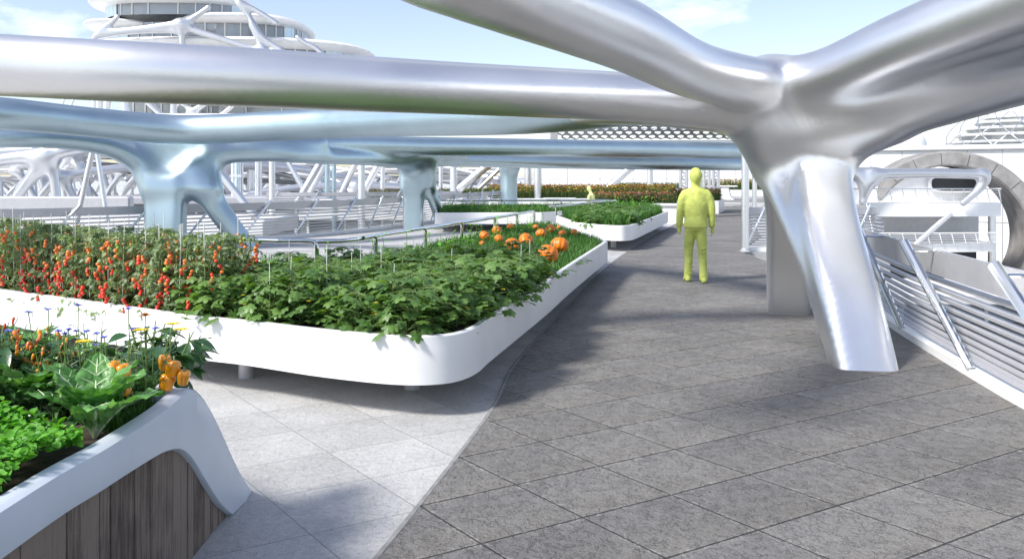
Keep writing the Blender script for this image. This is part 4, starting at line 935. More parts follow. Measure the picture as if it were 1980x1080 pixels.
# ---------------- cucumber plants ----------------
def cuke(h=.36, nl=34, rad=.22, stake=False, flowers=2, sz=(.08, .135)):
    lb = LB(); st = MB(); pts = [Vector((U(-.02, .02)*i, U(-.02, .02)*i, h*i/5)) for i in range(6)]; st.tube(pts, [.006]*5+[.003], 5)
    for i in range(nl):
        f = (i+.5)/nl; z = h*(.12+.95*f**.9); yaw = i*2.4+U(-.3, .3); rr = rad*(1-.55*f)*U(.35, 1.0); p = Vector((math.cos(yaw)*rr, math.sin(yaw)*rr, z))
        lb.leaf(LEAF_LOBE, p, yaw+U(-.5, .5), U(-.75, .45), U(*sz), U(-.5, .5), jit=.012)
        st.tube([pts[min(5, int(f*5.9))], (pts[min(5, int(f*5.9))]+p)/2+Vector((0, 0, .02)), p+Vector((math.cos(yaw), math.sin(yaw), 0))*.015], .0025, 4)
    r = empty('cucumber_plant'); lb.build('leaves', M_['cuke'], r); st.build('stem', M_['stem'], r)
    for k in range(flowers):
        fl = LB(); a = U(0, 6.28); p = Vector((math.cos(a)*rad*.9, math.sin(a)*rad*.9, h*U(.35, .8)))
        for q in range(5): fl.leaf(LEAF_OVATE, p, q*1.256, .3, .022, m=0)
        fl.build('flower', M_['ylw'], r)
    if stake:
        m = MB(); m.tube([(0, 0, 0), (U(-.03, .03), U(-.03, .03), h+.17)], .003, 5); m.build('support_string', M_['string'], r)
    return r
def inpoly(x, y, P):
    c = False; n = len(P)
    for i in range(n):
        (x1, y1), (x2, y2) = P[i-1], P[i]
        if (y1 > y) != (y2 > y) and x < (x2-x1)*(y-y1)/(y2-y1)+x1: c = not c
    return c
def scatter(P, dx, jit=.35, keep=lambda x, y: True):
    xs = [p[0] for p in P]; ys = [p[1] for p in P]; out = []; y = min(ys); row = 0
    while y < max(ys):
        x = min(xs)+(dx/2 if row % 2 else 0)
        while x < max(xs):
            X, Y = x+U(-jit, jit)*dx, y+U(-jit, jit)*dx
            if inpoly(X, Y, P) and keep(X, Y): out.append((X, Y))
            x += dx
        y += dx*.87; row += 1
    return out
protos = [cuke(U(.30, .38), 62, .25, False, 2) for _ in range(4)]; stk = [cuke(.38, 62, .25, True, 3) for _ in range(2)]
used = set()
def put(pr, x, y, z, rz, sc, label, cat, group):
    if pr.name not in used: used.add(pr.name); o = pr; o.location = (x, y, z); o.rotation_euler.z = rz; o.scale = (sc,)*3
    else: o = dup_tree(pr, (x, y, z), rz, sc)
    tag(o, label, cat, group); return o
cz = [(-2.6, 7.12), (-1.95, 6.76), (-1.2, 6.36), (-.66, 6.26), (-.30, 6.62), (-.05, 7.7), (.27, 9.0), (.30, 9.7), (-.5, 10.1), (-.95, 9.9), (-1.6, 9.3), (-2.3, 9.0), (-3.1, 8.8), (-3.2, 8.1)]
pts = scatter(cz, .31, .25)
for i, (x, y) in enumerate(pts):
    s_ = (i % 9 == 4); pr_ = random.choice(stk if s_ else protos)
    edge = min(math.hypot(x-a, y-b) for a, b in cz[:8])
    put(pr_, x, y, .54, U(0, 6.3), U(.9, 1.15), 'bushy cucumber plant climbing a pale string in the large rounded bed' if s_ else 'leafy cucumber plant in the large rounded bed, without a string', 'plant', 'cucumber plants on strings in the large bed' if s_ else 'cucumber plants in the large bed')
P2L = [cuke(.26, 30, .30, False, 1, (.14, .2)) for _ in range(2)]
for x, y in scatter([(1.9, 20.1), (2.7, 20.0), (3.3, 22), (3.9, 24.5), (2.6, 25), (1.7, 22.5)], .48): put(random.choice(P2L), x, y, .54, U(0, 6.3), U(.9, 1.3), 'low cucumber plant in the second raised bed down the path', 'plant', 'cucumber plants in the second bed')
P3 = [(-.2, 13.2), (.5, 12.6), (1.1, 13.8), (1.35, 14.9), (1.0, 17.5), (.5, 17), (-.2, 15)]
# small hanging variety tags
for (px, py, Y, lb) in ((560, 541, 7.3, 'white plant tag with yellow spot on the left string among the cucumbers'), (759, 556, 7.0, 'white plant tag with yellow spot on the middle string among the cucumbers'), (871, 519, 8.4, 'small pale tag high on a string towards the right of the cucumbers')):
    p = W(px, py, Y); o = empty('plant_tag', tuple(p), R(U(-20, 20)), lb, 'tag')
    mb = MB(); mb.box((0, 0, 0), (.030, .003, .07), bev=.001, tilt=Matrix.Rotation(R(14), 4, 'Y')); mb.build('card', M_['tagw'], o)
    mb = MB(); mb.box((.0, -.003, .004), (.017, .002, .02), tilt=Matrix.Rotation(R(14), 4, 'Y')); mb.build('yellow_mark', M_['ylw'], o)
    mb = MB(); mb.tube([(0.0, .004, -.28), (.01, .004, .1), (.015, .004, .2)], .003, 5); mb.build('string', M_['string'], o)

# ---------------- tomato plants ----------------
def tomato(h=.66, hue=0):
    lb = LB(); st = MB(); r = empty('tomato_plant')
    for s_ in range(3):
        a0 = U(0, 6.28); pts = [Vector((math.cos(a0)*.05*i/3+U(-.02, .02), math.sin(a0)*.05*i/3+U(-.02, .02), h*i/6)) for i in range(7)]; st.tube(pts, .005, 5)
        for i in range(20):
            f = (i+.6)/20; p = pts[min(6, int(f*6.99))]; yaw = U(0, 6.28); ln = U(.10, .19)*(1.1-.4*f); pit = U(-.5, .5)
            dr = Vector((math.cos(yaw)*math.cos(pit), math.sin(yaw)*math.cos(pit), math.sin(pit)))
            st.tube([p, p+dr*ln*.6, p+dr*ln+Vector((0, 0, -.03))], .002, 4)
            for k in range(9):
                q = p+dr*ln*(.25+.75*k/8)+Vector((U(-.012, .012), U(-.012, .012), U(-.012, .012)-.03*(k/8)**2))
                lb.leaf(LEAF_LANCE if k % 2 else LEAF_OVATE, q, yaw+(1.1 if k % 2 else -1.1)*(k < 8)+U(-.4, .4), U(-.9, .5), U(.032, .062), U(-.9, .9))
    lb.build('leaves', M_['tom'], r); st.build('stem', M_['stem'], r)
    m = MB(); m.tube([(0, 0, 0), (U(-.02, .02), U(-.02, .02), h+U(.05, .16))], .004, 6); m.build('support_string', M_['string'], r)
    def ball(c, rad, mt):
        m = MB(); m.lathe([(rad*.35, -rad*.9), (rad*.8, -rad*.62), (rad, -.05*rad), (rad*.86, rad*.5), (rad*.45, rad*.82), (rad*.08, rad*.78)], c, 10); return autosmooth(m.build('tomato', mt, r), 80)
    for k in range(9):
        a = k*2.2+U(0, 1); q_ = U(.13, .19); base = Vector((math.cos(a)*q_, math.sin(a)*q_, h*(.16+.10*k)+U(-.03, .03)))
        up = k/8; nb = random.randint(3, 7)
        for j in range(nb):
            c_ = base+Vector((U(-.022, .022), U(-.022, .022), -.026*j)); q = up*.8+hue+U(-.3, .3)-.03*j
            ball(tuple(c_), U(.013, .021), M_['green_t'] if q > .90 else M_['orange_t'] if q > .45 else M_['red'])
    return r
tp = [tomato(U(.60, .70), U(-.1, .1)) for _ in range(6)]
rows = [(-6.9, 9.75), (-5.3, 8.85), (-4.2, 8.15), (-3.2, 7.55), (-2.62, 7.28)]
rc_ = spline(rows, 8); dl = np.concatenate([[0], np.cumsum(np.linalg.norm(np.diff(rc_, axis=0), axis=1))])
k = 0
for ri, off in enumerate((0, .26, .52)):
    s_ = .0; kr = 0
    while s_ < dl[-1]:
        x, y = float(np.interp(s_, dl, rc_[:, 0])), float(np.interp(s_, dl, rc_[:, 1]))
        front_ = off == 0
        put(tp[k % 6], x+off*.45+U(-.03, .03), y+off+U(-.03, .03), .54, U(0, 6.3), U(.93, 1.08), f'tomato plant on a white string, {nth(kr)} from the left in the {["front", "middle", "rear"][ri]} row', 'plant', 'front row of tomato plants' if front_ else 'back rows of tomato plants')
        k += 1; kr += 1; s_ += U(.20, .27)

# ---------------- pumpkins ----------------
def pumpkin(r):
    mb = MB(); prof = []
    for i in range(13):
        t = -math.pi/2+math.pi*i/12; rr = r*math.cos(t)**.8 if i not in (0, 12) else r*.02; prof.append((max(rr, r*.02), r*.86*math.sin(t)*(1-.12*math.exp(-((abs(t)-math.pi/2)**2)*6))+r*.86))
    mb.lathe(prof, n=60, lobes=10, la=.11); o = empty('pumpkin'); s = autosmooth(mb.build('body', M_['pump'], o), 80)
    mb = MB(); mb.tube([(0, 0, r*1.6), (r*.04, 0, r*1.82), (r*.16, 0, r*2.02)], [r*.15, r*.09, r*.11], 7); autosmooth(mb.build('stem', M_['pstem'], o)); return o
pk = [(1053, 517, 17.5, 'biggest front pumpkin, low beside the white rim of the large bed'), (1080, 498, 15.5, 'second big pumpkin, just right of and behind the biggest'), (987, 491, 13, 'medium pumpkin alone in front of the middle pair'),
      (1012, 480, 12.5, 'medium pumpkin with a leaf at its left, middle of the patch'), (961, 474.5, 8, 'small pumpkin below the two leftmost ones'), (930, 470, 9.5, 'leftmost pumpkin of the patch'), (954, 459, 9.5, 'round pumpkin near the left, second from the left end'),
      (990, 449.5, 6.5, 'small pumpkin at the back left near the handrail'), (1045, 466, 9.5, 'medium-small pumpkin right of centre in the patch'), (1069, 456.5, 9, 'pumpkin behind and right of the medium-small one'), (1088, 463, 7, 'small dim pumpkin in the grass below the rightmost one'),
      (1110, 460, 6, 'rightmost small pumpkin of the patch'), (1035, 449.5, 5.5, 'tiny half-hidden pumpkin at the back centre'), (1083, 448.5, 4.5, 'tiny pumpkin at the very back right'), (934, 480, 5, 'tiny pumpkin mostly hidden under leaves below the leftmost')]
for px, pyb, rp_, lb in pk:
    p = G(px, pyb, .56); r = 1.12*rp_*p.y/FPX; o = pumpkin(r); o.location = (p.x, p.y, .56); o.rotation_euler = (R(U(25, 60)), R(U(-20, 20)), U(0, 6)) if rp_ > 0 else (0, 0, 0); o.location.z += r*.15
    o.location.z = .60+r*.3
    tag(o, lb, 'pumpkin', 'pumpkins in the large bed')
def vine(spots, label, mt='cuke', dens=9, sz=(.08, .14), spread=.35, h=.05):
    lb = LB()
    for x, y in spots:
        for k in range(dens): lb.leaf(LEAF_LOBE, (x+U(-spread, spread), y+U(-spread, spread), .55+U(.02, h)), U(0, 6.3), U(-.3, .3), U(*sz), U(-.3, .3), jit=.015)
    return tag(lb.build('ground_vine', M_[mt]), label, 'vine', kind='stuff')
vine([(G(px+U(-14, 14), py+6, .55).x, G(px, py+8, .55).y) for px, py, r_, _ in pk for _k in range(1)]+scatter([(-.9, 10.8), (.3, 9.9), (.7, 11.2), (.9, 13), (0, 14.5), (-.9, 13.5)], .6), 'dark pumpkin vine leaves trailing between the pumpkins')

# ---------------- grass and seedlings ----------------
def grass(P, n, label, z=.53, h=(.08, .2), w=.007, mt='grass', lean=.35, keep=lambda x, y: True):
    xs = [p[0] for p in P]; ys = [p[1] for p in P]; V = []; F = []; c = 0; tries = 0
    while c < n and tries < n*8:
        tries += 1; x, y = U(min(xs), max(xs)), U(min(ys), max(ys))
        if not inpoly(x, y, P) or not keep(x, y): continue
        a = U(0, 6.28); hh = U(*h); lx, ly = math.cos(a)*hh*U(.1, lean), math.sin(a)*hh*U(.1, lean); b = a+U(-1, 1); ux, uy = -math.sin(b)*w, math.cos(b)*w
        o = len(V); V += [(x-ux, y-uy, z), (x+ux, y+uy, z), (x+lx*.5+ux*.8, y+ly*.5+uy*.8, z+hh*.6), (x+lx*.5-ux*.8, y+ly*.5-uy*.8, z+hh*.6), (x+lx*1.6, y+ly*1.6, z+hh)]
        F += [(o, o+1, o+2, o+3), (o+3, o+2, o+4)]; c += 1
    return tag(mesh_np('grass', V, F, M_[mt], None, False), label, 'grass', kind='stuff')
gz = [(.1, 8.9), (.35, 9.4), (.68, 10.9), (1.15, 12.9), (1.58, 14.9), (.9, 20.2), (.5, 20), (-.35, 17.4), (-1.3, 14.2), (-1.7, 12.4), (-1.0, 11.3), (0, 10.4)]
grass(gz, 15000, 'green grass among the pumpkins in the large bed', h=(.07, .19))
grass([(-9, 14.3), (-5.3, 12.3), (-3.5, 11.2), (-2.2, 11.05), (-1.6, 12.3), (-1.2, 11.2), (-1.8, 10.4), (-4, 10.2), (-7, 10.5), (-9, 12)], 7000, 'tall sparse grass along the rear rim of the large bed', h=(.10, .27), w=.006)
grass([(-2.2, 26.1), (.85, 26.3), (1.35, 27), (3.4, 30.5), (-2.4, 30)], 9000, 'even green grass filling the grass-only bed', h=(.12, .26), w=.012)
grass([(1.65, 20.7), (2.4, 19.6), (2.75, 20), (3.45, 22.2), (4.75, 26.9), (4.5, 29.3), (3.7, 29.8), (1.4, 24.2)], 12000, 'green grass round the low cucumbers in the second bed', h=(.15, .36), w=.012)
grass([(-8, 10.7), (-5, 8.8), (-3.9, 8.1), (-2.6, 7.3), (-2.0, 7.1), (-3.0, 9), (-5, 10.5)], 2500, 'short grass at the foot of the tomato plants', h=(.05, .16))
def seedling(h):
    st = MB(); lb = LB(); r = empty('seedling'); st.tube([(0, 0, 0), (.01, 0, h*.5), (-.01, .01, h)], [.005, .004, .003], 5)
    for k, f in enumerate((.35, .6, .8, .95, 1.0)): lb.leaf(LEAF_OVATE, (0, 0, h*f), k*2.6+U(-.4, .4), U(-.2, .9), U(.05, .1), U(-.4, .4))
    st.build('stem', M_['stem'], r); lb.build('leaves', M_['bright'], r); return r
sp_ = [seedling(h) for h in (.20, .28, .36)]
def seeds(P, dx, label, group, sc=1, z=.54):
    for x, y in scatter(P, dx, .4): put(random.choice(sp_), x, y, z, U(0, 6.3), U(.8, 1.15)*sc, label, 'plant', group)
seeds([(-5.6, 12.4), (-3.5, 11.15), (-2.2, 11.0), (-1.5, 12.5), (-.9, 14.5), (-.3, 17), (.4, 19.8), (.8, 19.6), (.2, 16), (-.5, 13.2), (-.9, 11.3), (-1.7, 10.8), (-3.2, 10.6), (-5, 11.6)], .42, 'bright green seedling by the long curving handrail', 'bright seedlings along the long handrail')
seeds([(.5, 11.6), (.9, 12.5), (1.3, 14.6), (.8, 17), (.2, 15), (-.3, 13)], .75, 'bright green seedling sprouting between the pumpkins', 'bright seedlings between the pumpkins', .7)
seeds([(-2.1, 26.2), (.8, 26.4), (3.2, 30.2), (-2.3, 29.8)], .6, 'seedling in the grass-only bed', 'seedlings in the grass-only bed', 1.15)
seeds([(2.6, 24.5), (4.0, 24.8), (4.7, 27.2), (4.4, 29.2), (3.0, 28.4)], .42, 'seedling at the rear of the second bed', 'seedlings in the second bed', 1.2)

# ---------------- flower beds ----------------
def flowers(P, n, label, mats, z=.54, h=(.3, .62), fs=.03, green=.6, gz=2.2):
    mb = LB(); xs = [p[0] for p in P]; ys = [p[1] for p in P]; c = 0
    while c < n:
        x, y = U(min(xs), max(xs)), U(min(ys), max(ys))
        if not inpoly(x, y, P): continue
        c += 1; hh = U(*h); a = U(0, 6.28); ux, uy = .008*math.cos(a), .008*math.sin(a); tx, ty = x+U(-.06, .06), y+U(-.06, .06)
        v = np.array([(x-ux, y-uy, z), (x+ux, y+uy, z), (tx+ux, ty+uy, z+hh), (tx-ux, ty-uy, z+hh)]); mb.v.append(v); mb.f.append(tuple(mb.n+i for i in range(4))); mb.m.append(0); mb.n += 4
        for k in range(5): mb.leaf(LEAF_LANCE, (x+U(-.02, .02), y+U(-.02, .02), z+hh*U(.15, .9)), U(0, 6.3), U(-.2, 1), U(.08, .17), m=0)
        if U(0, 1) < green:
            m_ = random.randint(1, len(mats)-1); 
            for q in range(3): mb.leaf(LEAF_ROUND, (tx, ty, z+hh), q*2.1+a, U(-.1, .8), fs*U(.8, 1.4), m=m_, wid=1.3)
    return tag(mb.build('flower_patch', mats, smooth=False), label, 'flowers', kind='stuff')
FG = M_['fgrass'] = leaf_mat('flower_foliage', (.045, .085, .025), (.13, .19, .06), .6, .25, nscale=3)
flowers([(x, y) for x, y in inset(p4, .1)], 5200, 'dense orange and yellow flowers in the long far bed', [FG, M_['orp'], M_['ylw'], M_['redp'], M_['orp']], h=(.35, .68), fs=.055, green=.6)
flowers([(3.0, 32.3), (6.0, 32.1), (7.1, 36.4), (3.7, 36.9)], 1600, 'pinkish orange flowers on tall stems', [FG, M_['pink'], M_['orp'], M_['redp'], M_['pink']], h=(.25, .52), fs=.045)
flowers([(7.1, 38.3), (9.1, 38.1), (10.1, 40.9), (7.7, 41.2)], 800, 'rust red flowers in the small low bed left of the walking man', [FG, M_['redp'], M_['orp'], M_['redp']], h=(.3, .6), fs=.05)
flowers([(13.3, 57.1), (20.9, 56.1), (21.9, 61.8), (13.7, 62.3)], 1800, 'green and yellow flowers in the far bed right of the walking man', [FG, M_['orp'], M_['ylw']], z=.7, h=(.35, .75), fs=.06)
flowers([(-4.9, 46.6), (-1.3, 46.6), (-1.3, 49.8), (-5.1, 49.8)], 900, 'yellowing grass and small flowers seen through the arch', [FG, M_['orp'], M_['ylw']], h=(.3, .5), fs=.04, green=.3)
flowers([(7.6, 66.1), (12.9, 65.1), (13.1, 67.8), (7.6, 68.3)], 900, 'low dull green planting before the long white building', [FG, M_['orp']], z=.65, h=(.3, .55), green=.15)
flowers([(-7.5, 41.2), (-4.2, 41), (-4.2, 43), (-7.5, 43.2)], 400, 'orange tipped grass on the pale terrace behind the second arched column', [FG, M_['orp'], M_['orp']], z=.64, h=(.2, .42), fs=.04, green=.5)
# ---------------- plants of the near wooden planter (soil top z=.73) ----------------
ZS = .73
def at_px(px, py, z): return G(px, py, z)
def chard(n=11, L=(.20, .30), sp=.9):
    r = empty('chard'); lb = LB(); rb = MB()
    for k in range(n):
        yaw = k*2.4+U(-.3, .3); inner = k/n; pit = .85+.55*inner*sp+U(-.1, .15); ln = U(*L)*(1-.15*inner); M = Matrix.Rotation(yaw, 4, 'Z') @ Matrix.Rotation(-pit, 4, 'Y')
        pet = ln*.28; base = M @ Vector((pet, 0, 0)); NU, NV = 13, 9
        wl_ = .36*ln; V = []
        ph = U(0, 6)
        for i in range(NU):
            t = i/(NU-1); w = wl_*(math.sin(math.pi*min(1, t*.93+.07))**.65)*(1-.25*t)
            for j in range(NV):
                s_ = (j/(NV-1)-.5)*2; z = -ln*.42*t**2.2+abs(s_)*w*.28+.014*math.sin(t*26+ph+3*abs(s_))*abs(s_)**.6+.008*math.sin(s_*9+t*11+ph)
                V.append(tuple(base+(M @ Vector((t*ln, s_*w, z)))))
        F = [(i*NV+j, (i+1)*NV+j, (i+1)*NV+j+1, i*NV+j+1) for i in range(NU-1) for j in range(NV-1)]
        lb.v.append(np.array(V)); lb.f += [tuple(q+lb.n for q in f) for f in F]; lb.m += [0]*len(F); lb.n += len(V)
        mid = [M @ Vector((0, 0, 0))]+[base+(M @ Vector((t*ln, 0, -ln*.42*t**2.2+.003))) for t in (0, .2, .4, .6, .8, .95)]
        rb.tube(mid, [.008, .007, .006, .005, .0035, .0025, .001], 6)
        for t in (.2, .34, .48, .62, .76):
            for sg in (-1, 1):
                w = wl_*(math.sin(math.pi*min(1, t*.93+.07))**.65)*(1-.25*t); 
                a = base+(M @ Vector((t*ln, 0, -ln*.42*t**2.2+.003))); t2 = min(t+.14, .97); b = base+(M @ Vector((t2*ln, sg*w*.72, -ln*.42*t2**2.2+.72*w*.28+.007)))
                rb.tube([a, (a+b)/2+Vector((0, 0, .002)), b], [.0022, .0016, .0006], 4)
    lb.build('leaves', M_['chard'], r); autosmooth(rb.build('ribs', M_['rib'], r), 80); return r
cs = [(206, 846, .27, 'chard with broad white-ribbed leaves nearest the shell rim'), (50, 800, .23, 'large pale chard at the left edge of the wooden planter'), (122, 790, .2, 'chard behind the front two, under the chilies'),
      (8, 775, .24, 'chard cut by the left frame edge above the lettuce'), (150, 752, .22, 'pale chard behind the front lettuce, below the cornflowers'), (30, 742, .24, 'pale chard at the back left under the orange chilies'), (92, 800, .2, 'chard at the edge of the bright lettuce'), (252, 790, .16, 'small chard under the orange bell peppers')]
for px, py, L, lb_ in cs:
    p = at_px(px, py, ZS); p.x = min(p.x, -1.62); r = chard(12, (L*.85, L*1.15)); r.location = (p.x, p.y, ZS); r.rotation_euler.z = U(0, 6); tag(r, lb_, 'plant')
# lettuce / cress ground cover
lb = LB(); cen = at_px(75, 930, ZS)
cover = [(-1.525, 2.0), (-1.525, 3.0), (-1.60, 3.16), (-1.8, 3.2), (-2.3, 3.2), (-2.6, 3.0), (-2.6, 2.0)]
for i in range(13000):
    x, y = U(-2.6, -1.525), U(2.0, 3.2)
    if not inpoly(x, y, cover): continue
    hgt = .05+.11*(.5+.5*math.sin(x*9)*math.cos(y*8))*U(.5, 1.0)+U(0, .03); lb.leaf(random.choice((LEAF_ROUND, LEAF_OVATE)), (x, y, ZS+hgt), U(0, 6.3), U(-.3, .8), U(.018, .038), U(-.7, .7), wid=1.1)
tag(lb.build('lettuce_cover', M_['lett']), 'dense bright green young lettuce covering the front of the wooden planter', 'lettuce', kind='stuff')
# bell pepper plants
def bell(c, r, mt, parent, rot):
    mb = MB(); prof = [(.15, -1.0), (.55, -1.08), (.78, -.85), (.86, -.4), (.95, .1), (1.0, .5), (.85, .85), (.5, .98), (.22, .86), (.05, .82)]
    mb.lathe([(a*r, b*r*1.15) for a, b in prof], (0, 0, 0), 40, lobes=4, la=.20)
    o = autosmooth(mb.build('bell_pepper', M_[mt], parent), 80); o.location = c; o.rotation_euler = rot
    st = MB(); st.tube([(0, 0, r*.9), (r*.05, 0, r*1.3), (r*.25, 0, r*1.7)], [r*.3, r*.14, r*.16], 7); autosmooth(st.build('stalk', M_['stem'], o)); return o
def pepper_plant(h, nl, sz, spread=.15):
    r = empty('pepper_plant'); st = MB(); lb = LB()
    for b in range(4):
        a = b*1.57+U(-.3, .3); pts = [Vector((math.cos(a)*spread*.75*(i/5)**1.2, math.sin(a)*spread*.75*(i/5)**1.2, h*i/5)) for i in range(6)]; st.tube(pts, [.008, .007, .006, .005, .004, .003], 6)
        for i in range(nl//4):
            f = U(.25, 1); p = pts[int(f*5)]; yaw = a+U(-1.8, 1.8); q = p+Vector((math.cos(yaw)*.03, math.sin(yaw)*.03, .01)); st.tube([p, q], .002, 4)
            lb.leaf(LEAF_OVATE, q, yaw, U(-.7, .3), U(*sz), U(-.4, .4), wid=1.05)
    lb.build('leaves', M_['pepper'], r); autosmooth(st.build('stem', M_['stem'], r)); return r
for px, py, h, fruits, lb_ in ((232, 770, .26, [(238, 720), (220, 712), (214, 738), (241, 747)], 'pepper plant with a cluster of four orange bell peppers'),
                               (325, 758, .28, [(323, 738), (318, 700), (334, 712), (355, 729)], 'pepper plant with orange bell peppers at the tip of the wooden planter')):
    p = at_px(px, py, ZS); r = pepper_plant(h, 44, (.07, .125)); r.location = (p.x, p.y, ZS); tag(r, lb_, 'plant', 'bell pepper plants in the wooden planter')
    for i, (fx, fy) in enumerate(fruits): c = W(fx, fy, 3.46 if fx < 300 else 3.72)-Vector(r.location); bell(c, .028 if i % 2 else .031, 'bell', r, (U(-.3, .3), U(-.3, .3), U(0, 3)))
for px, py, h, lb_ in ((285, 745, .30, 'tall dark pepper plant without fruit between the two fruiting ones'), (355, 735, .22, 'small pepper plant right at the shell tip')):
    p = at_px(px, py, ZS); r = pepper_plant(h, 44, (.07, .12), .11); r.location = (p.x, p.y, ZS); tag(r, lb_, 'plant')
# chili plants with long fruits
def chili_plant(h, nl, nf, fm):
    r = empty('chili_plant'); st = MB(); lb = LB()
    for b in range(6):
        a = b*1.05+U(-.3, .3); pts = [Vector((math.cos(a)*.14*(i/5), math.sin(a)*.14*(i/5), h*(i/5)**.85)) for i in range(6)]; st.tube(pts, [.006, .005, .005, .004, .003, .002], 5)
        for i in range(nl//6):
            f = U(.2, 1); p = pts[int(f*5)]; lb.leaf(LEAF_LANCE, p, a+U(-2, 2), U(-.5, .7), U(.07, .13), U(-.4, .4), wid=1.5)
    lb.build('leaves', M_['pepper'], r); autosmooth(st.build('stem', M_['stem'], r))
    for i in range(nf):
        a = U(0, 6.28); q = U(.06, .16); L = U(.022, .045); m = MB(); m.tube([(0, 0, 0), (0, 0, -L*.3), (L*.06, 0, -L*.75), (L*.15, 0, -L)], [L*.16, L*.22, L*.15, L*.02], 7)
        f_ = autosmooth(m.build('chili', M_[random.choice(fm)], r), 80); f_.location = (math.cos(a)*q, math.sin(a)*q, h*U(.45, 1.05)); f_.rotation_euler = (U(-.4, .4), U(-.4, .4), U(0, 6))
    return r
cp = [chili_plant(.32, 60, 14, ('chili', 'bell', 'chili')), chili_plant(.30, 66, 24, ('bell', 'bell', 'orange_t')), chili_plant(.27, 56, 12, ('ylw', 'chili', 'bell'))]
cl = [(20, 740, 0, 'chili plant at the left frame edge with red and orange fruits'), (70, 752, 0, 'chili plant with a long red fruit above the pale chard'), (110, 728, 2, 'chili plant with mixed fruits, left of the one dotted with orange'), (150, 735, 1, 'chili plant dotted with many small orange fruits'),
      (188, 722, 1, 'chili plant with orange fruits just left of the bell peppers'), (45, 712, 2, 'chili plant at the back left'), (225, 716, 1, 'chili plant behind the left bell pepper plant'), (-25, 745, 2, 'chili plant half out of frame at left'), (95, 700, 0, 'chili plant at the back under the pale herb'), (-60, 715, 0, 'chili plant beyond the left frame edge')]
for px, py, i, lb_ in cl:
    p = at_px(px, py, ZS); p.y = min(p.y, 3.78) if py > 700 else p.y; put(cp[i], p.x, min(p.y, 4.1), ZS, U(0, 6), U(.9, 1.15), lb_, 'plant', 'chili plants in the wooden planter')
# pale herb mound
for px, py, s_, lb_ in ((62, 690, 1, 'pale grey-green herb mound behind the chilies'), (112, 705, .8, 'smaller pale herb mound beside the larger one')):
    p = at_px(px, py, ZS); lb = LB(); r = empty('herb_mound', (p.x, min(p.y, 3.7), ZS), 0, lb_, 'plant'); st = MB()
    for i in range(900):
        a, b = U(0, 6.28), math.acos(U(0, 1)); rr = .2*s_*U(.6, 1.0); q = Vector((rr*math.sin(b)*math.cos(a), rr*math.sin(b)*math.sin(a), rr*math.cos(b)*1.75))
        lb.leaf(LEAF_ROUND, q, U(0, 6.3), U(-.5, 1), U(.01, .022), U(-1, 1))
        if i % 20 == 0: st.tube([(0, 0, 0), tuple(q*.5), tuple(q)], .0025, 4)
    lb.build('leaves', M_['herb'], r); st.build('stems', M_['stem'], r)
# cornflowers and daisies on long stems
def tall_flower(h, mt, lean, nleaf=7, fr=.014, daisy=False):
    r = empty('flower'); st = MB(); lb = LB(); pts = [Vector((lean*(i/5)**1.5, .02*math.sin(i), h*i/5)) for i in range(6)]; st.tube(pts, [.0035, .003, .003, .0025, .002, .002], 5)
    for i in range(nleaf): f = U(.15, .85); p = pts[int(f*5)]; lb.leaf(LEAF_LANCE, p, U(0, 6.3), U(.2, .9), U(.04, .075), wid=.9)
    st.build('stem', M_['stem'], r)
    if nleaf: lb.build('leaves', M_['pepper'], r)
    fl = LB(); n = 12
    for q in range(n): fl.leaf(LEAF_ROUND, pts[-1], q*6.283/n, .35 if daisy else U(.2, .9), fr*(1.5 if daisy else 1.2), wid=.8)
    fl.build('flower_head', M_[mt], r); return r
spec = [(60, 603, 'blue'), (22, 640, 'blue'), (98, 598, 'blue'), (118, 640, 'blue'), (138, 637, 'blue'), (152, 640, 'blue'), (172, 640, 'blue'), (156, 590, 'blue'), (192, 645, 'blue'), (206, 652, 'blue'), (252, 597, 'blue'), (262, 636, 'blue'), (190, 668, 'blue'), (288, 634, 'blue'), (130, 645, 'blue'),
        (285, 610, 'orp'), (276, 638, 'ylw'), (353, 637, 'ylw'), (338, 626, 'ylw'), (166, 660, 'ylw'), (305, 634, 'blue')]
nmz = {'blue': 'cornflower', 'orp': 'orange flower', 'ylw': 'yellow daisy'}
srt = sorted(spec); byc = {'blue': 0, 'orp': 0, 'ylw': 0}; ords = ['first', 'second', 'third', 'fourth', 'fifth', 'sixth', 'seventh', 'eighth', 'ninth', 'tenth', 'eleventh', 'twelfth', 'thirteenth', 'fourteenth', 'fifteenth', 'sixteenth', 'seventeenth']
for px, py, mt in srt:
    Y = U(3.55, 3.8); tp_ = W(px, py, Y); h = tp_.z-ZS; lean = U(-.05, .05); bx = min(tp_.x-lean, -1.57); lean = tp_.x-bx; r = tall_flower(h, mt, lean, daisy=mt == 'ylw', nleaf=9, fr=.016 if mt == 'blue' else .022)
    r.location = (tp_.x-lean, Y, ZS); byc[mt] += 1
    tag(r, f'{ords[byc[mt]-1]} long-stemmed {nmz[mt]} from the left above the wooden planter' if mt != 'orp' else 'single small orange flower above the wooden planter', 'flower', {'blue': 'blue cornflowers over the wooden planter', 'ylw': 'yellow daisies over the wooden planter', 'orp': None}[mt])
def sprig(h):
    r = empty('leafy_sprig'); st = MB(); lb = LB(); ln = U(-.06, .06); pts = [Vector((ln*(i/6)**1.4, U(-.005, .005), h*i/6)) for i in range(7)]; st.tube(pts, [.0035]*5+[.0025, .0015], 5)
    for i in range(14): f = .2+.8*i/14; p = pts[int(f*6)]; lb.leaf(LEAF_LANCE, p, i*2.4, U(.3, .9), U(.035, .06))
    st.build('stem', M_['stem'], r); lb.build('leaves', M_['tom'], r); return r
sg = [sprig(h) for h in (.27, .33, .38)]
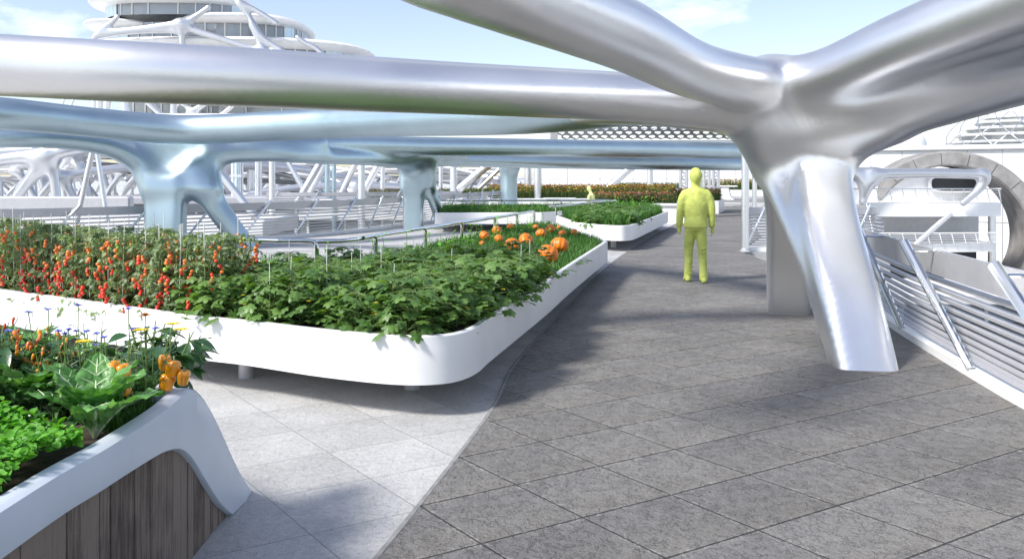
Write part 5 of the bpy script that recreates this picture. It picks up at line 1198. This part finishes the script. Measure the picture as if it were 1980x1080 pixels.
for i in range(22):
    Y = U(3.55, 3.82); px = U(95, 275); p = W(px, 640, Y); put(sg[i % 3], p.x, Y, ZS, U(0, 6), U(.8, 1.05), 'slim leafy sprig between the cornflowers', 'plant', 'slim sprigs at the back of the wooden planter')
grass([(-1.53, 3.35), (-1.53, 3.74), (-1.8, 3.74), (-1.7, 3.4)], 1200, 'fine dark grass along the shell rim of the wooden planter', z=ZS, h=(.03, .09), w=.002)
# general leafy fill behind the chard
lb = LB()
for i in range(600):
    x, y = U(-2.9, -1.62), U(3.5, 3.75); lb.leaf(random.choice((LEAF_OVATE, LEAF_LANCE, LEAF_ROUND)), (x, y, ZS+U(.01, .16)), U(0, 6.3), U(-.4, .8), U(.04, .09), U(-.5, .5))
tag(lb.build('undergrowth', M_['pepper']), 'dark leafy undergrowth below the chilies and peppers', 'undergrowth', kind='stuff')

# ---------------- people ----------------
M_['hi'] = mat('yellow_green_cloth', (.50, .56, .13), .75, nscale=9, namp=.10, bump=.03, bscale=7)
M_['hi2'] = mat('yellow_green_skin', (.56, .60, .13), .6, nscale=30, namp=.05)
def C(pts, **kw): return dict(p=[tuple(q) for q in pts], **kw)
def hand(x, y, z, sx):
    """relaxed hand hanging down, fingers curled slightly forward (+y)"""
    ch = [C([(x, y, z+.05, .026), (x, y+.004, z, .03), (x, y+.01, z-.05, .032)], k=.012)]
    for i, (dy, L) in enumerate(((.030, .068), (.011, .078), (-.009, .072), (-.028, .056))):
        b = (x, y+dy+.012, z-.055); ch.append(C([(*b, .0105), (x-sx*.004, b[1]+.004, b[2]-L*.5, .0095), (x-sx*.02, b[1]+.012, b[2]-L*.9, .008)], k=.004, lin=True))
    ch.append(C([(x-sx*.0, y+.03, z-.005, .013), (x-sx*.012, y+.052, z-.035, .011), (x-sx*.016, y+.056, z-.065, .009)], k=.008, lin=True))
    return ch
def man(loc, rz):
    o = empty('person', loc, rz, 'man seen from behind in yellow-green jacket and trousers, walking away along the dark path', 'person')
    # local: faces +y, left hand is -x
    body = [C([(-.0, -.01, .93, .13), (0, .0, 1.1, .125), (0, -.01, 1.3, .14), (0, -.01, 1.42, .12)], k=.08), C([(-.15, -.01, 1.44, .06), (.15, -.01, 1.44, .06)], k=.08),
            C([(0, -.015, 1.45, .07), (0, -.005, 1.56, .066)], k=.04), C([(0, .0, 1.62, .088), (0, .012, 1.71, .098)], k=.03, sq=(.88, 1.06, 1.08)), C([(0, .065, 1.60, .045), (0, .075, 1.575, .03)], k=.03),
            C([(0, .098, 1.665, .012), (0, .115, 1.635, .016)], k=.012), C([(-.078, .0, 1.655, .018), (-.082, -.005, 1.63, .012)], k=.008), C([(.078, .0, 1.655, .018), (.082, -.005, 1.63, .012)], k=.008),
            C([(-.03, .082, 1.672, .012), (.03, .082, 1.672, .012)], k=.015), C([(-.02, .098, 1.598, .008), (.02, .098, 1.598, .008)], k=.008),
            C([(-.19, -.01, 1.42, .055), (-.25, -.02, 1.15, .043), (-.255, .03, .93, .03)], k=.04), C([(.19, -.01, 1.42, .055), (.25, -.015, 1.15, .043), (.265, .05, .92, .03)], k=.04),
            C([(-.09, 0, .92, .08), (-.10, .09, .52, .055), (-.11, .10, .1, .04)], k=.05), C([(.09, 0, .92, .08), (.095, -.0, .52, .055), (.10, -.09, .1, .04)], k=.05)]
    body += hand(-.258, .045, .87, -1)+hand(.272, .065, .86, 1)
    sdf_obj('body', body, M_['hi2'], vox=.0085, k=.03, parent=o, nrm=True)
    hair = [C([(0, -.02, 1.72, .112), (0, .01, 1.755, .100)], k=.03, sq=(.93, 1.05, .95)), C([(0, -.055, 1.65, .065), (0, -.05, 1.60, .045)], k=.03)]
    sdf_obj('hair', hair, M_['hi'], vox=.012, k=.02, parent=o)
    f = lambda s: [C([(s*.09, -.01, 1.445, .072), (s*.185, -.01, 1.385, .078), (s*.236, -.02, 1.26, .066), (s*.252, -.015, 1.14, .058), (s*.260, .012, 1.02, .053), (s*.262, .045, .915, .050)], k=.045)]
    jac = [C([(0, -.01, .90, .147), (0, -.01, 1.06, .134), (0, -.015, 1.25, .15), (0, -.015, 1.40, .13)], sq=(1.30, .92, 1), k=.04), C([(0, -.015, 1.47, .085), (0, -.01, 1.51, .072)], k=.03)]+f(-1)+f(1)
    for i in range(0): z = .97+.09*i; s = -1 if i % 2 else 1; jac.append(C([(s*.06, -.13, z, .006), (s*.11, -.125, z+.025*s, .007), (s*.17, -.09, z+.05, .005)], k=.045))
    jac += [C([(-.2, .02, .885, .03), (-.2, .02, .70, .05), (.2, .02, .70, .05)], cut=True)]
    V, F, N_ = sdf_mesh(jac, .011, .03); keep = V[:, 2] >= .862
    V2 = V.copy(); low = (V[:, 2] < .888) & (np.abs(V[:, 0]) < .215); V2[low, 2] = .888; mesh_np('jacket', V2, F, M_['hi'], o, True)
    def leg(s, k1, k2, k3): return [C([(s*.08, 0, .90, .085), (s*.094, k1*.6, .70, .085), (s*.105, k1, .50, .073), (s*.108, k2, .30, .066), (s*.112, k3, .13, .066), (s*.114, k3+.005, .075, .068)], k=.045)]+ \
        [C([(s*.05, k2-.05, z, .010), (s*.15, k2-.02, z+.03, .012)], k=.018) for z in (.13, .19, .25, .46, .52)]
    tr = leg(-1, .09, .08, .10)+leg(1, .0, -.05, -.10)+[C([(-.06, 0, .91, .092), (.06, 0, .91, .092)], k=.05)]
    sdf_obj('trousers', tr, M_['hi'], vox=.011, k=.03, parent=o)
    for s, y0, a in ((-1, .10, -.25), (1, -.10, .22)):
        sh = [C([(s*.115, y0-.05, .04, .042), (s*.115+a*.03, y0+.05, .038, .044), (s*.115+a*.12, y0+.16, .028, .036)], sq=(1, 1, .95), k=.02), C([(s*.115, y0-.02, .09, .045)], k=.04)]
        x = sdf_obj('shoe', sh, M_['hi'], vox=.008, k=.02, floor=.002, parent=o)
    return o
pm = G(1340, 545, .02); man((pm.x+.045, pm.y, .02), R(-6))
# seated second person on the pod bench
o = empty('person', (2.85, 30.2, 0.02), R(60), 'pale yellow figure sitting hunched beside the pod bench behind the handrails', 'person')
bd = [C([(0, 0, .52, .13), (0, .03, .75, .13), (0, .05, .98, .11)], k=.08, sq=(1.25, 1, 1)), C([(0, .06, 1.08, .055), (0, .10, 1.15, .055)], k=.03), C([(0, .13, 1.22, .085), (0, .14, 1.27, .08)], k=.03), C([(0, .225, 1.22, .015)], k=.02),
      C([(-.17, .05, .98, .06), (-.20, .10, .75, .045), (-.12, .32, .62, .032)], k=.05), C([(.17, .05, .98, .06), (.20, .10, .75, .045), (.12, .32, .62, .032)], k=.05),
      C([(-.09, 0, .50, .09), (-.10, .40, .50, .07), (-.10, .42, .10, .045), (-.10, .52, .05, .035)], k=.05), C([(.09, 0, .50, .09), (.10, .40, .50, .07), (.10, .42, .10, .045), (.10, .52, .05, .035)], k=.05)]
for s in (-1, 1):
    for i in range(4): bd.append(C([(s*(.12-.018*i), .33, .61, .012), (s*(.115-.018*i), .37, .60, .010), (s*(.115-.018*i), .39, .575, .008)], k=.006, lin=True))
    bd.append(C([(s*.09, .31, .62, .012), (s*.07, .33, .60, .010)], k=.006))
M_['hi3'] = mat('pale_yellow_cloth', (.88, .90, .36), .7, nscale=20, namp=.05)
sdf_obj('body', bd, M_['hi3'], vox=.016, k=.04, parent=o)
